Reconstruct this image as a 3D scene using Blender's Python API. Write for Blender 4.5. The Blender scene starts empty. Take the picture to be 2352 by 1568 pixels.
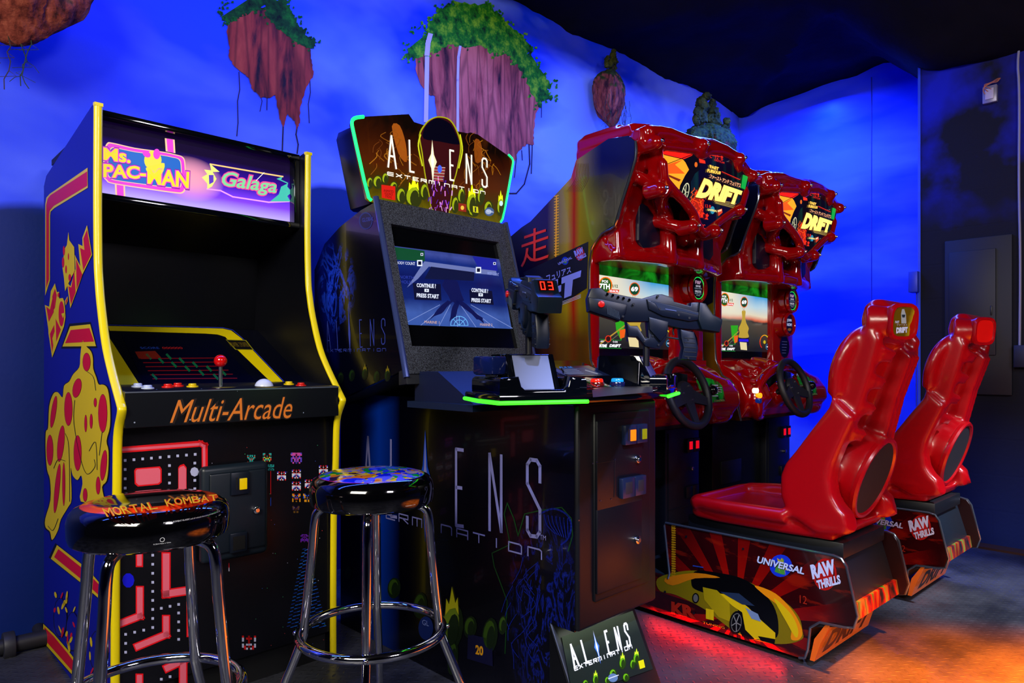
import bpy, bmesh, math, random
from mathutils import Vector, Matrix, noise
from mathutils.geometry import tessellate_polygon
random.seed(7)
C = bpy.context.scene.collection
sc = bpy.context.scene
# ---------------------------------------------------------------- camera
FPX, CX, HY, HCAM = 1568.0, 1176.0, 835.0, 1.02      # focal length and horizon row in 2352x1568 pixels, eye height in m
cam_d = bpy.data.cameras.new('camera'); cam = bpy.data.objects.new('camera', cam_d); C.objects.link(cam)
cam_d.sensor_width = 36; cam_d.lens = 36*FPX/2352; cam_d.shift_y = (HY-784)/2352
cam.location = (0, 0, HCAM); cam.rotation_euler = (math.pi/2, 0, 0); cam_d.clip_start = .02
sc.camera = cam
# ---------------------------------------------------------------- world and exposure
sc.view_settings.view_transform = 'Standard'; sc.view_settings.look = 'None'
sc.view_settings.gamma = 1; sc.view_settings.use_curve_mapping = False; sc.view_settings.exposure = 0.0
w = bpy.data.worlds.new('world'); sc.world = w; w.use_nodes = True
w.node_tree.nodes['Background'].inputs[0].default_value = (.10, .16, .5, 1)
w.node_tree.nodes['Background'].inputs[1].default_value = .10

def area(name, loc, target, sx, sy, energy, color, spread=180):
    l = bpy.data.lights.new(name, 'AREA'); l.shape = 'RECTANGLE'; l.size = sx; l.size_y = sy
    l.energy = energy; l.color = color; l.spread = math.radians(spread)
    o = bpy.data.objects.new(name, l); C.objects.link(o); o.location = loc
    d = Vector(target)-Vector(loc); o.rotation_euler = d.to_track_quat('-Z', 'Y').to_euler(); return o
def spot(name, loc, target, energy, color, size=40, blend=.6, r=.03):
    l = bpy.data.lights.new(name, 'SPOT'); l.energy = energy; l.color = color
    l.spot_size = math.radians(size); l.spot_blend = blend; l.shadow_soft_size = r
    o = bpy.data.objects.new(name, l); C.objects.link(o); o.location = loc
    d = Vector(target)-Vector(loc); o.rotation_euler = d.to_track_quat('-Z', 'Y').to_euler(); return o
WF = Matrix.Rotation(math.radians(42.5), 4, 'Z')
def wl(x, y, z): return WF @ Vector((x, y, z))
# blue wall-wash strips under the ceiling, tilted down so that their light dies out towards the top of the wall
for x0, x1, e in ((-1.4, 1.2, 22), (1.3, 3.2, 52), (3.3, 5.2, 50)):
    area('wall_wash_light', wl((x0+x1)/2, 2.35, 2.98), wl((x0+x1)/2, 2.50, 1.98), x1-x0, .06, e, (.05, .135, 1))
area('wall_wash_light', wl(4.75, 2.3, 2.98), wl(4.92, 2.3, 1.98), .06, 1.4, 48, (.03, .12, 1))
# soft warm-white room lights behind and above the visitor
area('room_light', (-1.1, -1.0, 2.5), (-.2, 2.2, .9), 1.5, .8, 108, (1, .93, .80))
area('room_light', (2.4, -.9, 2.7), (1.9, 3.0, .9), .9, .6, 55, (.95, .88, 1))
# coloured effect lamps on the floor area to the right
spot('orange_lamp', (1.85, 1.25, 2.75), (1.72, 1.72, 0), 12500, (1, .16, .002), 38, .9, .05)
spot('violet_lamp', (1.0, .1, 2.7), (.45, 2.6, 0), 520, (.40, .5, 1), 30, .9, .05)
spot('pale_lamp', (2.9, 1.6, 2.6), (2.0, 3.1, 0), 700, (.75, .8, 1), 26, .9, .05)

# ---------------------------------------------------------------- frames: local axes of each machine, and the photo ray
def ray(px, py): return Vector(((px-CX)/FPX, 1, -(py-HY)/FPX))
EYE = Vector((0, 0, HCAM))
class Fr:
    def __init__(s, o, deg):
        s.deg = deg; s.rz = math.radians(deg); s.M = Matrix.Translation(Vector((o[0], o[1], 0))) @ Matrix.Rotation(s.rz, 4, 'Z')
        s.I = s.M.inverted(); s.eye = s.I @ EYE; s.R = s.I.to_3x3()
    def hit(s, px, py, p0, n, off=0):
        n = Vector(n).normalized(); r = s.R @ ray(px, py); p0 = Vector(p0)
        if n.dot(r) > 0: n = -n
        p0 = p0 + n*off; t = (p0-s.eye).dot(n)/r.dot(n); return s.eye + r*t
    def ax(s, px, py, a, v): p = [0, 0, 0]; n = [0, 0, 0]; p[a] = v; n[a] = 1; return s.hit(px, py, p, n)
def fr_at(px, Y, deg): return Fr(((px-CX)/FPX*Y, Y), deg)
# ---------------------------------------------------------------- materials
def lin(h):
    if not isinstance(h, str): return tuple(h)
    c = [int(h[i:i+2], 16)/255 for i in (0, 2, 4)]
    return tuple(x/12.92 if x <= .04045 else ((x+.055)/1.055)**2.4 for x in c)
MC = {}
def mat(col, rough=.5, metal=0, emit=0, spec=.5, coat=0, trans=0):
    k = (col, rough, metal, emit, spec, coat, trans)
    if k in MC: return MC[k]
    m = bpy.data.materials.new('m_'+str(len(MC))); m.use_nodes = True; b = m.node_tree.nodes['Principled BSDF']
    c = lin(col)+(1,)
    b.inputs['Base Color'].default_value = c; b.inputs['Roughness'].default_value = rough; b.inputs['Metallic'].default_value = metal
    b.inputs['Specular IOR Level'].default_value = spec
    if coat: b.inputs['Coat Weight'].default_value = coat; b.inputs['Coat Roughness'].default_value = .06
    if emit: b.inputs['Emission Color'].default_value = c; b.inputs['Emission Strength'].default_value = emit; b.inputs['Base Color'].default_value = tuple(x*.3 for x in c[:3])+(1,)
    if trans: b.inputs['Transmission Weight'].default_value = trans
    MC[k] = m; return m
class NT:
    """small node-graph helper"""
    def __init__(s, name, rough=.5, metal=0, coat=0, spec=.5):
        s.m = bpy.data.materials.new(name); s.m.use_nodes = True; s.t = s.m.node_tree; s.b = s.t.nodes['Principled BSDF']
        s.b.inputs['Roughness'].default_value = rough; s.b.inputs['Metallic'].default_value = metal; s.b.inputs['Specular IOR Level'].default_value = spec
        if coat: s.b.inputs['Coat Weight'].default_value = coat; s.b.inputs['Coat Roughness'].default_value = .05
        s.tc = s.t.nodes.new('ShaderNodeTexCoord').outputs['Object']
    def n(s, ty, ins={}, **kw):
        x = s.t.nodes.new(ty)
        for k, v in kw.items(): setattr(x, k, v)
        for k, v in ins.items(): s.set(x.inputs[k], v)
        return x
    def set(s, sock, v):
        if isinstance(v, bpy.types.NodeSocket): s.t.links.new(v, sock)
        else: sock.default_value = v
    def math(s, op, a, b=0, c=0, clamp=False):
        x = s.n('ShaderNodeMath', {0: a, 1: b, 2: c}, operation=op); x.use_clamp = clamp; return x.outputs[0]
    def noise(s, scale, detail=4, vec=None, rough=.5, dist=0):
        return s.n('ShaderNodeTexNoise', {'Vector': vec or s.tc, 'Scale': scale, 'Detail': detail, 'Roughness': rough, 'Distortion': dist}).outputs[0]
    def mapping(s, scale=(1, 1, 1), rot=(0, 0, 0), loc=(0, 0, 0), vec=None):
        return s.n('ShaderNodeMapping', {'Vector': vec or s.tc, 'Scale': scale, 'Rotation': rot, 'Location': loc}).outputs[0]
    def ramp(s, fac, stops, interp='LINEAR'):
        r = s.n('ShaderNodeValToRGB', {0: fac}); r.color_ramp.interpolation = interp; e = r.color_ramp.elements
        while len(e) < len(stops): e.new(.5)
        for i, (p, c) in enumerate(stops): e[i].position = p; e[i].color = lin(c)+(1,)
        return r.outputs[0]
    def mix(s, f, a, b):
        x = s.n('ShaderNodeMix', data_type='RGBA')
        for i, v in ((0, f), (6, a), (7, b)):
            if isinstance(v, str): v = lin(v)+(1,)
            s.set(x.inputs[i], v)
        return x.outputs[2]
    def col(s, v): s.set(s.b.inputs['Base Color'], v if not isinstance(v, str) else lin(v)+(1,))
    def bump(s, h, strength=.4, dist=.01):
        s.set(s.b.inputs['Normal'], s.n('ShaderNodeBump', {'Height': h, 'Strength': strength, 'Distance': dist}).outputs[0])
    def emit(s, v, st): s.set(s.b.inputs['Emission Color'], v); s.b.inputs['Emission Strength'].default_value = st
    def xyz(s, vec=None): return s.n('ShaderNodeSeparateXYZ', {0: vec or s.tc}).outputs
# ---------------------------------------------------------------- mesh builder
class MB:
    def __init__(s): s.b = bmesh.new(); s.mats = []; s.mi = 0
    def use(s, m):
        if m not in s.mats: s.mats.append(m)
        s.mi = s.mats.index(m); return s
    def _done(s, n0):
        s.b.faces.ensure_lookup_table()
        for f in s.b.faces[n0:]: f.material_index = s.mi
    def _merge(s, t, M=None):
        if M is not None: bmesh.ops.transform(t, matrix=M, verts=t.verts)
        me = bpy.data.meshes.new('t'); t.to_mesh(me); t.free(); n0 = len(s.b.faces)
        s.b.from_mesh(me); bpy.data.meshes.remove(me); s._done(n0); return s
    def box(s, x0, x1, y0, y1, z0, z1, bev=0, seg=2, M=None):
        t = bmesh.new(); bmesh.ops.create_cube(t, size=1)
        for v in t.verts: v.co = Vector(((x0+x1)/2+v.co.x*(x1-x0), (y0+y1)/2+v.co.y*(y1-y0), (z0+z1)/2+v.co.z*(z1-z0)))
        if bev: bmesh.ops.bevel(t, geom=t.edges[:], offset=bev, segments=seg, affect='EDGES', profile=.5)
        bmesh.ops.recalc_face_normals(t, faces=t.faces)
        return s._merge(t, M)
    def prism(s, pts, a, v0, v1, bev=0, seg=2, M=None):
        """polygon pts in the two axes other than a, extruded from v0 to v1 along axis a"""
        t = bmesh.new()
        def co(p, v): c = list(p); c.insert(a, v); return c
        A = [t.verts.new(co(p, v0)) for p in pts]; B = [t.verts.new(co(p, v1)) for p in pts]; n = len(pts)
        tris = tessellate_polygon([[Vector((p[0], p[1], 0)) for p in pts]])
        for i in range(n): t.faces.new((A[i], A[(i+1) % n], B[(i+1) % n], B[i]))
        if bev:
            t.faces.new(A); t.faces.new(B[::-1])
            bmesh.ops.recalc_face_normals(t, faces=t.faces)
            caps = set(t.faces[-2:]); es = [e for e in t.edges if any(f in caps for f in e.link_faces)]
            bmesh.ops.bevel(t, geom=es, offset=bev, segments=seg, affect='EDGES', profile=.5)
            bmesh.ops.triangulate(t, faces=[f for f in t.faces if len(f.verts) > 4])
        else:
            for q in tris:
                try: t.faces.new([A[i] for i in q]); t.faces.new([B[i] for i in q[::-1]])
                except ValueError: pass
        bmesh.ops.recalc_face_normals(t, faces=t.faces)
        return s._merge(t, M)
    def cyl(s, p0, p1, r0, r1=None, n=24, caps=True, bev=0):
        r1 = r0 if r1 is None else r1; p0, p1 = Vector(p0), Vector(p1); d = p1-p0; t = bmesh.new()
        bmesh.ops.create_cone(t, cap_ends=caps, segments=n, radius1=r0, radius2=r1, depth=d.length)
        if bev:
            es = [e for e in t.edges if any(len(f.verts) > 4 for f in e.link_faces)]
            bmesh.ops.bevel(t, geom=es, offset=bev, segments=2, affect='EDGES', profile=.5)
        return s._merge(t, Matrix.Translation((p0+p1)/2) @ d.to_track_quat('Z', 'Y').to_matrix().to_4x4())
    def sphere(s, c, r, n=20, sc3=(1, 1, 1)):
        t = bmesh.new(); bmesh.ops.create_uvsphere(t, u_segments=n, v_segments=max(6, n//2), radius=r)
        return s._merge(t, Matrix.Translation(Vector(c)) @ Matrix.Diagonal(Vector(sc3).to_4d()))
    def lathe(s, prof, M=None, n=32):
        """prof: (r,z) list revolved about z"""
        t = bmesh.new(); rings = []
        for r, z in prof:
            rings.append([t.verts.new((r*math.cos(2*math.pi*i/n), r*math.sin(2*math.pi*i/n), z)) for i in range(n)] if r > 1e-6 else [t.verts.new((0, 0, z))])
        for a, b in zip(rings, rings[1:]):
            for i in range(n):
                j = (i+1) % n
                q = [a[i % len(a)], a[j % len(a)], b[j % len(b)], b[i % len(b)]]
                q = [v for k, v in enumerate(q) if v not in q[:k]]
                if len(q) > 2: t.faces.new(q)
        bmesh.ops.recalc_face_normals(t, faces=t.faces); return s._merge(t, M)
    def tube(s, pts, r, n=12, closed=False, sub=0):
        P = [Vector(p) for p in pts]
        for _ in range(sub):                                   # corner cutting
            Q = []
            m = len(P)
            for i in range(m if closed else m-1):
                a, b = P[i], P[(i+1) % m]; Q += [a*.75+b*.25, a*.25+b*.75]
            if not closed: Q = [P[0]]+Q+[P[-1]]
            P = Q
        t = bmesh.new(); m = len(P); rings = []; up = Vector((0.13, .07, 1)).normalized()
        for i, p in enumerate(P):
            a = P[i-1] if (i or closed) else p; b = P[(i+1) % m] if (i < m-1 or closed) else p
            d = (b-a).normalized(); x = up-d*up.dot(d)
            if x.length < .2: x = Vector((1, 0, 0))-d*d.x
            x.normalize(); up = x if not closed else up; y = d.cross(x)
            rr = r[i*len(r)//m] if isinstance(r, (list, tuple)) else r
            rings.append([t.verts.new(p+(x*math.cos(2*math.pi*k/n)+y*math.sin(2*math.pi*k/n))*rr) for k in range(n)])
        for i in range(m if closed else m-1):
            A, B = rings[i], rings[(i+1) % m]
            for k in range(n): t.faces.new((A[k], A[(k+1) % n], B[(k+1) % n], B[k]))
        if not closed: t.faces.new(rings[0][::-1]); t.faces.new(rings[-1])
        bmesh.ops.recalc_face_normals(t, faces=t.faces); return s._merge(t)
    def grid(s, fn, nu, nv):
        """surface fn(u,v) for u,v in 0..1"""
        t = bmesh.new(); V = [[t.verts.new(fn(i/nu, j/nv)) for j in range(nv+1)] for i in range(nu+1)]
        for i in range(nu):
            for j in range(nv): t.faces.new((V[i][j], V[i+1][j], V[i+1][j+1], V[i][j+1]))
        return s._merge(t)
    def build(s, name, m=None, parent=None, smooth=True, ang=35):
        me = bpy.data.meshes.new(name); ca = math.radians(ang)
        if smooth:
            for f in s.b.faces: f.smooth = True
            for e in s.b.edges:
                if len(e.link_faces) == 2 and e.calc_face_angle(0) > ca: e.smooth = False
        s.b.to_mesh(me); s.b.free()
        if s.mats and m is None:
            for x in s.mats: me.materials.append(x)
        elif m: me.materials.append(m)
        o = bpy.data.objects.new(name, me); C.objects.link(o); o.parent = parent; return o
def tag(o, label=None, cat=None, group=None, kind=None):
    for k, v in (('label', label), ('category', cat), ('group', group), ('kind', kind)):
        if v: o[k] = v
    return o
def thing(name, fr, label, cat, loc=(0, 0, 0), group=None):
    o = bpy.data.objects.new(name, None); C.objects.link(o); o.empty_display_size = .1
    p = fr.M @ Vector(loc) if fr else Vector(loc); o.location = p
    if fr: o.rotation_euler = (0, 0, fr.rz)
    return tag(o, label, cat, group)
def remesh(o, voxel=.01, it=6, fac=.5):
    m = o.modifiers.new('r', 'REMESH'); m.mode = 'VOXEL'; m.voxel_size = voxel; m.use_smooth_shade = True
    s = o.modifiers.new('s', 'SMOOTH'); s.iterations = it; s.factor = fac
    return o
# ---------------------------------------------------------------- lettering and flat artwork on real surfaces
_T = {}
def text_geo(st, bold=0, shear=0):
    k = (st, bold, shear)
    if k not in _T:
        cu = bpy.data.curves.new('t', 'FONT'); cu.body = st; cu.offset = bold; cu.resolution_u = 3; cu.shear = shear
        o = bpy.data.objects.new('t', cu); C.objects.link(o); dg = bpy.context.evaluated_depsgraph_get()
        me = bpy.data.meshes.new_from_object(o.evaluated_get(dg)); bpy.data.objects.remove(o)
        vs = [(v.co.x, v.co.y) for v in me.vertices]; fs = [list(p.vertices) for p in me.polygons]
        if vs:
            x0, x1 = min(v[0] for v in vs), max(v[0] for v in vs); y0, y1 = min(v[1] for v in vs), max(v[1] for v in vs)
            vs = [((x-x0)/max(x1-x0, 1e-6), (y-y0)/max(y1-y0, 1e-6)) for x, y in vs]
        _T[k] = (vs, fs)
    return _T[k]
SF = {  # stroke letters, unit cell
 'A': [[(0, 0), (.5, 1), (1, 0)], [(.2, .36), (.8, .36)]], 'L': [[(0, 1), (0, 0), (1, 0)]], 'E': [[(1, 1), (0, 1), (0, 0), (1, 0)], [(0, .5), (.8, .5)]],
 'N': [[(0, 0), (0, 1), (1, 0), (1, 1)]], 'S': [[(1, .72), (1, .93), (.75, 1), (.25, 1), (0, .93), (0, .68), (1, .36), (1, .07), (.75, 0), (.25, 0), (0, .07), (0, .24)]],
 'X': [[(0, 0), (1, 1)], [(0, 1), (1, 0)]], 'T': [[(0, 1), (1, 1)], [(.5, 1), (.5, 0)]], 'R': [[(0, 0), (0, 1), (1, 1), (1, .5), (0, .5)], [(.4, .5), (1, 0)]],
 'M': [[(0, 0), (0, 1), (1, 1), (1, 0)], [(.5, 1), (.5, 0)]], 'n': [[(0, 0), (0, 1), (.85, 1), (1, .85), (1, 0)]], 'I': [[(.5, 0), (.5, 1)]],
 'O': [[(0, 0), (0, 1), (.85, 1), (1, .85), (1, 0), (0, 0)]], 'a': [[(0, 0), (0, 1), (1, 1), (1, 0)], [(0, .45), (1, .45)]],
 'e': [[(1, 1), (.1, 1), (0, .9), (0, .1), (.1, 0), (1, 0)], [(0, .5), (1, .5)]]}
class Art:
    def __init__(s, fr, p0, n, base=.0006, step=.0004): s.fr = fr; s.p0 = Vector(p0); s.n = Vector(n).normalized(); s.mb = MB(); s.base = base; s.step = step
    def h(s, p, l=0): return s.fr.hit(p[0], p[1], s.p0, s.n, s.base+l*s.step)
    def _tri(s, P, l):
        n = s.n; t1 = n.orthogonal().normalized(); t2 = n.cross(t1)
        tr = tessellate_polygon([[Vector((p.dot(t1), p.dot(t2), 0)) for p in P]])
        n0 = len(s.mb.b.faces); V = [s.mb.b.verts.new(p) for p in P]
        for q in tr:
            try: s.mb.b.faces.new([V[i] for i in q])
            except ValueError: pass
        s.mb._done(n0)
    def poly(s, pts, m, l=0): s.mb.use(m); s._tri([s.h(p, l) for p in pts], l); return s
    def disc(s, c, rx, ry, m, l=0, n=20, a=0): return s.poly([(c[0]+rx*math.cos(2*math.pi*i/n)*math.cos(a)-ry*math.sin(2*math.pi*i/n)*math.sin(a), c[1]+rx*math.cos(2*math.pi*i/n)*math.sin(a)+ry*math.sin(2*math.pi*i/n)*math.cos(a)) for i in range(n)], m, l)
    def stroke(s, pts, wpx, m, l=0, closed=False):
        s.mb.use(m); P = [Vector(p) for p in pts]
        if closed: P.append(P[0])
        for a, b in zip(P, P[1:]):
            d = (b-a)
            if d.length < 1e-6: continue
            d.normalize(); q = Vector((-d.y, d.x))*wpx/2; e = d*wpx*.5
            s._tri([s.h(x, l) for x in (a-e+q, b+e+q, b+e-q, a-e-q)], l)
        return s
    def quad(s, c, l=0):
        Q = [s.h(p, l) for p in c]; return lambda u, v: (Q[0]*(1-u)+Q[1]*u)*(1-v)+(Q[3]*(1-u)+Q[2]*u)*v
    def text(s, st, c, m, l=0, bold=0, shear=0):
        """c = corner pixels BL, BR, TR, TL"""
        vs, fs = text_geo(st, bold, shear); f = s.quad(c, l); s.mb.use(m); n0 = len(s.mb.b.faces)
        V = [s.mb.b.verts.new(f(*v)) for v in vs]
        for q in fs:
            try: s.mb.b.faces.new([V[i] for i in q])
            except ValueError: pass
        s.mb._done(n0); return s
    def letters(s, items, c, wd, m, l=0):
        """stroke letters: items = (glyph, u0, u1) across the quad c; wd = stroke width in m"""
        f = s.quad(c, l); s.mb.use(m); n = s.n
        for g, u0, u1 in items:
            for pl in SF[g]:
                P = [f(u0+(u1-u0)*x, y) for x, y in pl]
                for a, b in zip(P, P[1:]):
                    d = (b-a).normalized(); q = n.cross(d)*wd/2; e = d*wd*.3
                    s._tri([a-e+q, b+e+q, b+e-q, a-e-q], l)
        return s
    def build(s, name, parent): return s.mb.build(name, None, parent, smooth=False)
def curve_pts(pts, n=6, closed=True):
    """Catmull-Rom through pts"""
    out = []; m = len(pts)
    for i in range(m if closed else m-1):
        p = [pts[(i+k) % m] if closed else pts[min(max(i+k, 0), m-1)] for k in (-1, 0, 1, 2)]
        for j in range(n):
            t = j/n; out.append(tuple(.5*((2*b)+(-a+c)*t+(2*a-5*b+4*c-d)*t*t+(-a+3*b-3*c+d)*t**3) for a, b, c, d in zip(*p)))
    if not closed: out.append(tuple(pts[-1]))
    return out
def jag(pts, amp, n=4, seed=0):
    r = random.Random(seed); out = []; m = len(pts)
    for i in range(m):
        a, b = pts[i], pts[(i+1) % m]
        for j in range(n):
            t = j/n; out.append((a[0]+(b[0]-a[0])*t+r.uniform(-amp, amp), a[1]+(b[1]-a[1])*t+r.uniform(-amp, amp)))
    return out
def Z(ox, oy, k): return lambda *p: [(x/k+ox, y/k+oy) for x, y in p]
def copy_tree(o, parent=None):
    c = o.copy(); C.objects.link(c); c.parent = parent
    for ch in list(o.children): copy_tree(ch, c)
    return c
# shared materials
BLACK = mat('0b0c10', .35); BLACKM = mat('07080b', .6); GLOSS = mat('04060c', .06, 0, 0, .6, .6); CHROME = mat('e8e8ec', .06, 1); STEEL = mat('b9bcc4', .25, 1)

# ================================================================ room
W = Fr((0, 0), 42.5)                    # local x runs along the mural wall, y towards it
YA, XB, XD, YD = 3.08, 5.53, 4.55, 1.36
def wmesh(name, mb, m, kind='structure'):
    o = mb.build(name, m); o.matrix_world = W.M; tag(o, kind=kind); return o
# --- mural paint
def mural(name, isB):
    t = NT(name, rough=.55, spec=.25)
    x, y, z = t.xyz()
    u = y if isB else x
    vec = t.n('ShaderNodeCombineXYZ', {0: u, 1: z, 2: 0.0}).outputs[0]
    warp = t.mapping((.5, 1.5, 1) if isB else (.75, 1.25, 1), (0, 0, math.radians(-8 if isB else 32)), (1.3, .35, .2), vec)
    n1 = t.noise(1.15, 4, warp, .45, .3)
    cl = t.ramp(n1, [(.44, '000000'), (.60, 'ffffff')])
    n2 = t.noise(2.6, 4, warp, .5)
    wisp = t.ramp(n2, [(.5, '000000'), (.75, '888888')])
    sky = t.mix(t.noise(.9, 2, vec), '0516d8', '0a46ff')
    if not isB:
        # broad bright cloud bank towards the right half of this wall
        bank = t.n('ShaderNodeMapRange', {0: x, 1: 1.3, 2: 3.4, 3: 0.12, 4: .85}).outputs[0]
        cl = t.math('MULTIPLY', cl, t.math('ADD', bank, .25), clamp=True)
        zz = t.n('ShaderNodeMapRange', {0: z, 1: 3.0, 2: 1.9, 3: 0, 4: .35}).outputs[0]
        cl = t.math('ADD', cl, t.math('MULTIPLY', zz, bank), clamp=True)
    else:
        cl = t.math('MULTIPLY', cl, t.n('ShaderNodeMapRange', {0: z, 1: 3.0, 2: .6, 3: .25, 4: .8}).outputs[0], clamp=True)
    c = t.mix(cl, sky, '7f9cff')
    c = t.mix(t.math('MULTIPLY', wisp, .35), c, 'b9b4f0')
    if not isB:
        # painted dark hills along the foot of the sky
        hn = t.noise(1.1, 3, t.n('ShaderNodeCombineXYZ', {0: x, 1: 0.0, 2: 0.0}).outputs[0])
        top = t.math('ADD', t.n('ShaderNodeMapRange', {0: x, 1: .2, 2: 1.7, 3: 1.42, 4: 1.70}).outputs[0], t.math('MULTIPLY', hn, .38))
        hill = t.math('MULTIPLY', t.math('SUBTRACT', top, z), 28, clamp=True)
        hill = t.math('MULTIPLY', hill, t.math('MULTIPLY', t.math('SUBTRACT', 2.3, x), 3, clamp=True))
        c = t.mix(hill, c, t.mix(t.noise(3, 4), '041e66', '06287c'))
    t.col(c); t.bump(t.noise(60, 3), .12, .004); return t.m
mb = MB().box(-3.5, XB+.1, YA, YA+.12, 0, 3.5); wallA = wmesh('wall_left', mb, mural('mural_long', False))
mb = MB().box(XB, XB+.12, YD-1, YA+.1, 0, 3.5); wallB = wmesh('wall_right', mb, mural('mural_short', True))
# seams of the painted boards on the short wall
for yy in (1.98,):
    o = wmesh('trim_1', MB().box(XB-.003, XB+.001, yy, yy+.006, 0, 3.2), mat('0410a0', .6))
# --- dark projecting block wall
t = NT('block_wall', rough=.75, spec=.3)
x, y, z = t.xyz()
vec = t.n('ShaderNodeCombineXYZ', {0: y, 1: z, 2: 0.0}).outputs[0]
br = t.n('ShaderNodeTexBrick', {'Vector': vec, 'Scale': 1.0, 'Mortar Size': .006, 'Brick Width': .40, 'Row Height': .20, 'Color1': (1, 1, 1, 1), 'Color2': (1, 1, 1, 1), 'Mortar': (0, 0, 0, 1)})
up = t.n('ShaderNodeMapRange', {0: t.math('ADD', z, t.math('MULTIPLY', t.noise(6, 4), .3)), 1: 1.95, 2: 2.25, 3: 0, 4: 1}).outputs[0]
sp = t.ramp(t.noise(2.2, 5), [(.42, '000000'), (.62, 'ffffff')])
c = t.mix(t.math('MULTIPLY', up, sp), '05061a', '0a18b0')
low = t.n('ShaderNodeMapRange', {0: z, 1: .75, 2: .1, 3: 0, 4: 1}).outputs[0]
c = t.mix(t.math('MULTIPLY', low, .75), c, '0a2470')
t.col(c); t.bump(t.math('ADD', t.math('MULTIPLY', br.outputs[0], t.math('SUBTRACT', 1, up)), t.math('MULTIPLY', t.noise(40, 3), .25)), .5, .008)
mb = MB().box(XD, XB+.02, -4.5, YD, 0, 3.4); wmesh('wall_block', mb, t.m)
mb = MB().box(-3.6, -3.5, -4.5, YA+.12, 0, 3.4); wmesh('wall_far_left', mb, mat('04101f', .8))
mb = MB().box(-3.6, XB, -4.6, -4.5, 0, 3.4); wmesh('wall_back', mb, mat('050a18', .8))
# --- floor: steel tread plate
t = NT('tread_plate', rough=.42, metal=.3, spec=.5)
rot = t.mapping((1, 1, 1), (0, 0, math.radians(45)))
x, y, z = t.xyz(rot)
S = 36.0
sx, sy = t.math('MULTIPLY', x, S), t.math('MULTIPLY', y, S)
par = t.math('MODULO', t.math('ABSOLUTE', t.math('ADD', t.math('FLOOR', sx), t.math('FLOOR', sy))), 2)
fx = t.math('SUBTRACT', t.math('FRACT', sx), .5); fy = t.math('SUBTRACT', t.math('FRACT', sy), .5)
def lug(a, b): return t.math('ADD', t.math('POWER', t.math('ABSOLUTE', t.math('DIVIDE', a, .46)), 2), t.math('POWER', t.math('ABSOLUTE', t.math('DIVIDE', b, .15)), 2))
d = t.math('ADD', t.math('MULTIPLY', lug(fx, fy), par), t.math('MULTIPLY', lug(fy, fx), t.math('SUBTRACT', 1, par)))
hh = t.math('SUBTRACT', 1, d, clamp=True)
wear = t.noise(3.5, 6)
t.col(t.mix(t.ramp(wear, [(.35, '000000'), (.7, 'ffffff')]), '2c2e36', '54565e'))
t.set(t.b.inputs['Roughness'], t.n('ShaderNodeMapRange', {0: t.noise(9, 5), 1: .3, 2: .7, 3: .32, 4: .58}).outputs[0])
t.bump(t.math('ADD', hh, t.math('MULTIPLY', t.noise(90, 3), .15)), .55, .004)
mb = MB().box(-3.6, XB+.1, -4.6, YA+.1, -.06, 0); wmesh('floor', mb, t.m)
# rusty strip of floor along the block wall
wmesh('baseboard_right', MB().box(XD-.10, XD, -3, YD, 0, .012), mat('3a1a10', .9))
# --- ceiling: black cloth
def sst(a, b, x): q = min(max((x-a)/(b-a), 0), 1); return q*q*(3-2*q)
def ceil_z(x, y):
    z = 3.21-.47*sst(1.9, 1.25, y)*sst(3.6, 4.6, x)
    z += .035*math.sin(x*2.3+.6)*sst(3.0, 1.5, y)+.03*abs(math.sin(x*3.1+y*1.7))*1.2
    z += .025*noise.noise(Vector((x*4, y*4, 0)))*sst(3.3, 2.6, y)+.012*noise.noise(Vector((x*14, y*6, 3)))
    z -= .05*math.exp(-((x-1.1*y-2.2)/.10)**2)+.05*math.exp(-((x+.4*y-3.6)/.08)**2)
    return z
t = NT('black_cloth', rough=.95, spec=.1); t.col(t.mix(t.noise(5, 3), '08080c', '15141c')); t.bump(t.noise(25, 4), .3, .01)
mb = MB().grid(lambda a, b: Vector((-3.6+a*9.25, -4.6+b*7.72, ceil_z(-3.6+a*9.25, -4.6+b*7.72))), 150, 120)
wmesh('ceiling', mb, t.m)

# ================================================================ painted floating islands on the mural wall
def rockpaint(name, c1, c2, c3):
    t = NT(name, rough=.7, spec=.2)
    m1 = t.mapping((7, 7, 1.6)); n1 = t.noise(1.6, 7, m1, .6, .6)
    c = t.ramp(n1, [(.34, c3), (.46, c1), (.62, c2)])
    crack = t.ramp(t.n('ShaderNodeTexVoronoi', {'Vector': t.mapping((14, 14, 1.6)), 'Scale': 1.2}, feature='DISTANCE_TO_EDGE').outputs[0], [(.02, '1a0508'), (.12, 'ffffff')])
    x = t.n('ShaderNodeMix', data_type='RGBA', blend_type='MULTIPLY'); t.set(x.inputs[0], .45); t.set(x.inputs[6], c); t.set(x.inputs[7], crack)
    t.col(x.outputs[2]); return t.m
def leafpaint(name, a, b, c):
    t = NT(name, rough=.8, spec=.2); t.col(t.ramp(t.noise(16, 8, None, .7), [(.36, a), (.5, b), (.66, c)])); return t.m
W0 = (0, YA, 0); WN = (0, -1, 0)
RK1 = rockpaint('rock_paint_a', '8a2c20', 'a8402c', '1c0a14'); RK2 = rockpaint('rock_paint_b', 'a8483a', 'cc6650', '220a0e')
LF1 = leafpaint('leaf_paint_a', '020f04', '0a3d12', '17701a'); LF2 = leafpaint('leaf_paint_b', '06240a', '1c7a12', '86b81c')
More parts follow.
